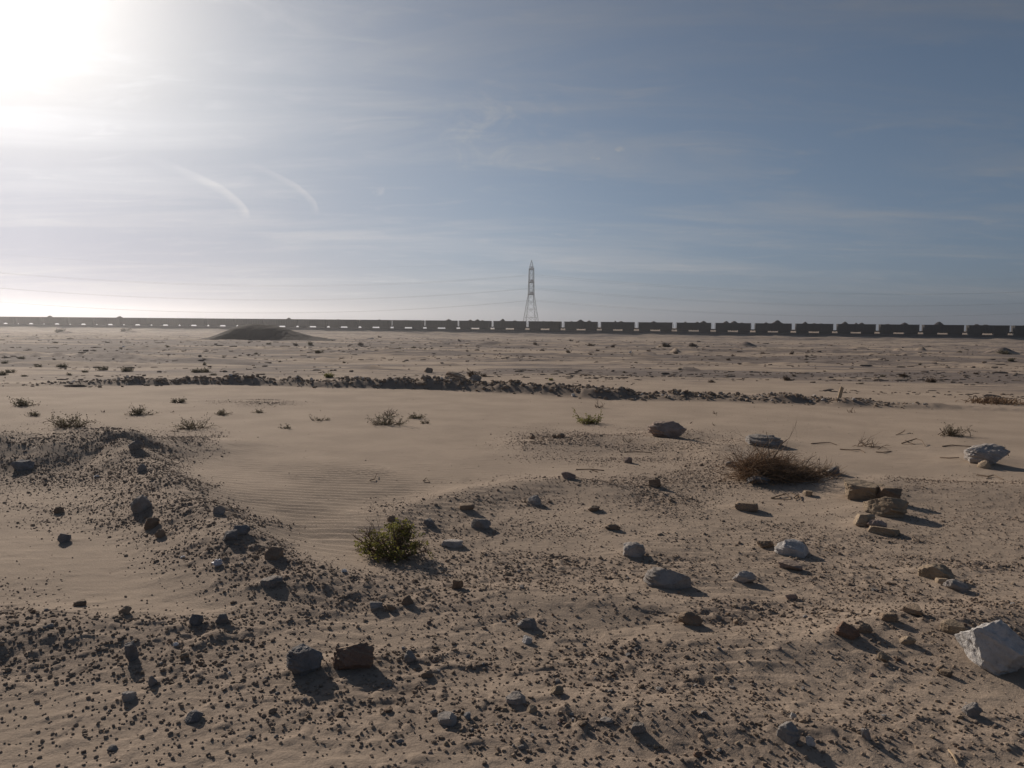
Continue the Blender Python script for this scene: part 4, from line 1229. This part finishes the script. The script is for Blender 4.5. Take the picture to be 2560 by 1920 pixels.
stick([(1928,1247), (1950,1243, 3), (1965,1240, 4), (1978,1248)], 'pair of crossed dark twigs in front of the dead brush', 1.8, extra=[[(1930,1247), (1955,1250, 1), (1978,1249)]])
stick([(1985,1246), (1996,1240, 3), (2004,1252)], 'forked twig right of the crossed dark twigs', 1.7, extra=[[(1996,1241, 3), (1990,1252)], [(1978,1233), (1988,1238)]])
stick([(2028,1110), (2052,1109, 1), (2075,1109, 2), (2092,1113)], 'long thin stick with a pale end beside a clod', 1.2)
stick([(2442,1188), (2470,1193, 1), (2485,1192, 3), (2508,1200)], 'thin dark stick right below the pale rounded boulder', 1.4, extra=[[(2478,1192, 2), (2466,1198)]])
stick([(2350,1145), (2376,1147, 1), (2398,1147, 2)], 'low dark stick left of the pale rounded boulder', 1.3)
stick([(924,1203, 1), (936,1202, 3), (942,1192, 8)], 'curled dry leaf-like twig on the rippled sand', 1.4)
stick([(1058,1203), (1066,1199, 4), (1074,1207)], 'small forked twig right of the curled twig', 1.2, extra=[[(1060,1206), (1074,1207)]])
stick([(1063,1589), (1085,1592, 1), (1109,1593)], 'thin double twig in the central foreground sand', 1.0, extra=[[(1066,1592), (1090,1590, 1)]])
stick([(2372,1884, 6), (2384,1897, 4), (2394,1912)], 'short pale splinter of wood at the bottom right corner', 3.2, m_wood)
stick([(1440,1175), (1475,1176, 2), (1510,1177)], 'dark root lying over the middle gravel', 1.5, extra=[[(1475,1176, 2), (1495,1181)]])
stick([(1560,1131), (1590,1130, 1), (1630,1132)], 'thin straw under the craggy boulder', .9)
stick([(644,1313), (660,1318, 1), (668,1309, 2)], 'small dark root at the edge of the left ridge', 1.6, extra=[[(660,1318, 1), (672,1308, 2)]])

def plank():
    X, Y, Z = ground_at(2098, 996); s = math.hypot(X, Y) / F
    m = MB().box(-4.5 * s, 4.5 * s, -1.2 * s, 1.2 * s, -3 * s, 29 * s)
    o = m.build('plank', m_wood); o.location = (X, Y, Z); o.rotation_euler = (R(-14), R(24), R(12))
    bv = o.modifiers.new('bevel', 'BEVEL'); bv.width = .004; bv.segments = 2
    tag(o, 'pale wooden plank end leaning out of the earth bank', 'plank')
plank()
def crumple(px, py, w_, h_, label, mat, name, cat, seed):
    rg = np.random.default_rng(seed); X, Y, Z = ground_at(px, py); s = math.hypot(X, Y) / F
    v, f = ICO[3]; v = v.copy()
    v *= (1 + .45 * noise3(v, 2.3, seed) + .2 * noise3(v, 5, seed + 3))[:, None]
    v = v * np.array((w_ * .55, w_ * .3, h_ * .6)) * s; v[:, 2] += h_ * .3 * s
    o = link_mesh(name, v, f, mat); o.location = (X, Y, Z); o.rotation_euler = (0, R(-18), 0)
    tag(o, label, cat)
crumple(546, 1412, 18, 13, 'crumpled silvery scrap on the foot of the left ridge', m_foil, 'foil_scrap', 'litter', 3)
crumple(457, 1394, 9, 5, 'tiny white flake on the left ridge above the silvery scrap', m_plastic, 'paper_scrap', 'litter', 4)
crumple(440, 1614, 10, 7, 'tiny white scrap in the lower left gravel', m_plastic, 'paper_scrap', 'litter', 5)
crumple(862, 1432, 12, 9, 'little white curl of plastic left of the green bush shadow', m_plastic, 'plastic_scrap', 'litter', 6)
crumple(242, 1192, 10, 4, 'tiny pale flake on the inner left ridge', m_plastic, 'paper_scrap', 'litter', 8)
crumple(1576, 887, 6, 4, 'tiny white speck of litter beside a brownish shrub on the plain', m_plastic, 'paper_scrap', 'litter', 9)
crumple(309, 869, 6, 4, 'tiny white speck of litter on the left plain', m_plastic, 'paper_scrap', 'litter', 10)

# ------------------------------------------------------------------ haze: thin air volume, added mostly to mimic lens glare towards the sun
def haze():
    m = MB().box(-1850, 1850, -1850, 1850, -6, 42)
    mat = bpy.data.materials.new('glare_haze'); mat.use_nodes = True
    nt = mat.node_tree; nt.nodes.remove(nt.nodes['Principled BSDF'])
    v = nt.nodes.new('ShaderNodeVolumePrincipled')
    v.inputs['Color'].default_value = (.93, .94, .97, 1)
    v.inputs['Density'].default_value = HAZE
    v.inputs['Anisotropy'].default_value = .74
    nt.links.new(v.outputs[0], nt.nodes['Material Output'].inputs['Volume'])
    o = m.build('haze', mat)
    o['kind'] = 'stuff'
haze()
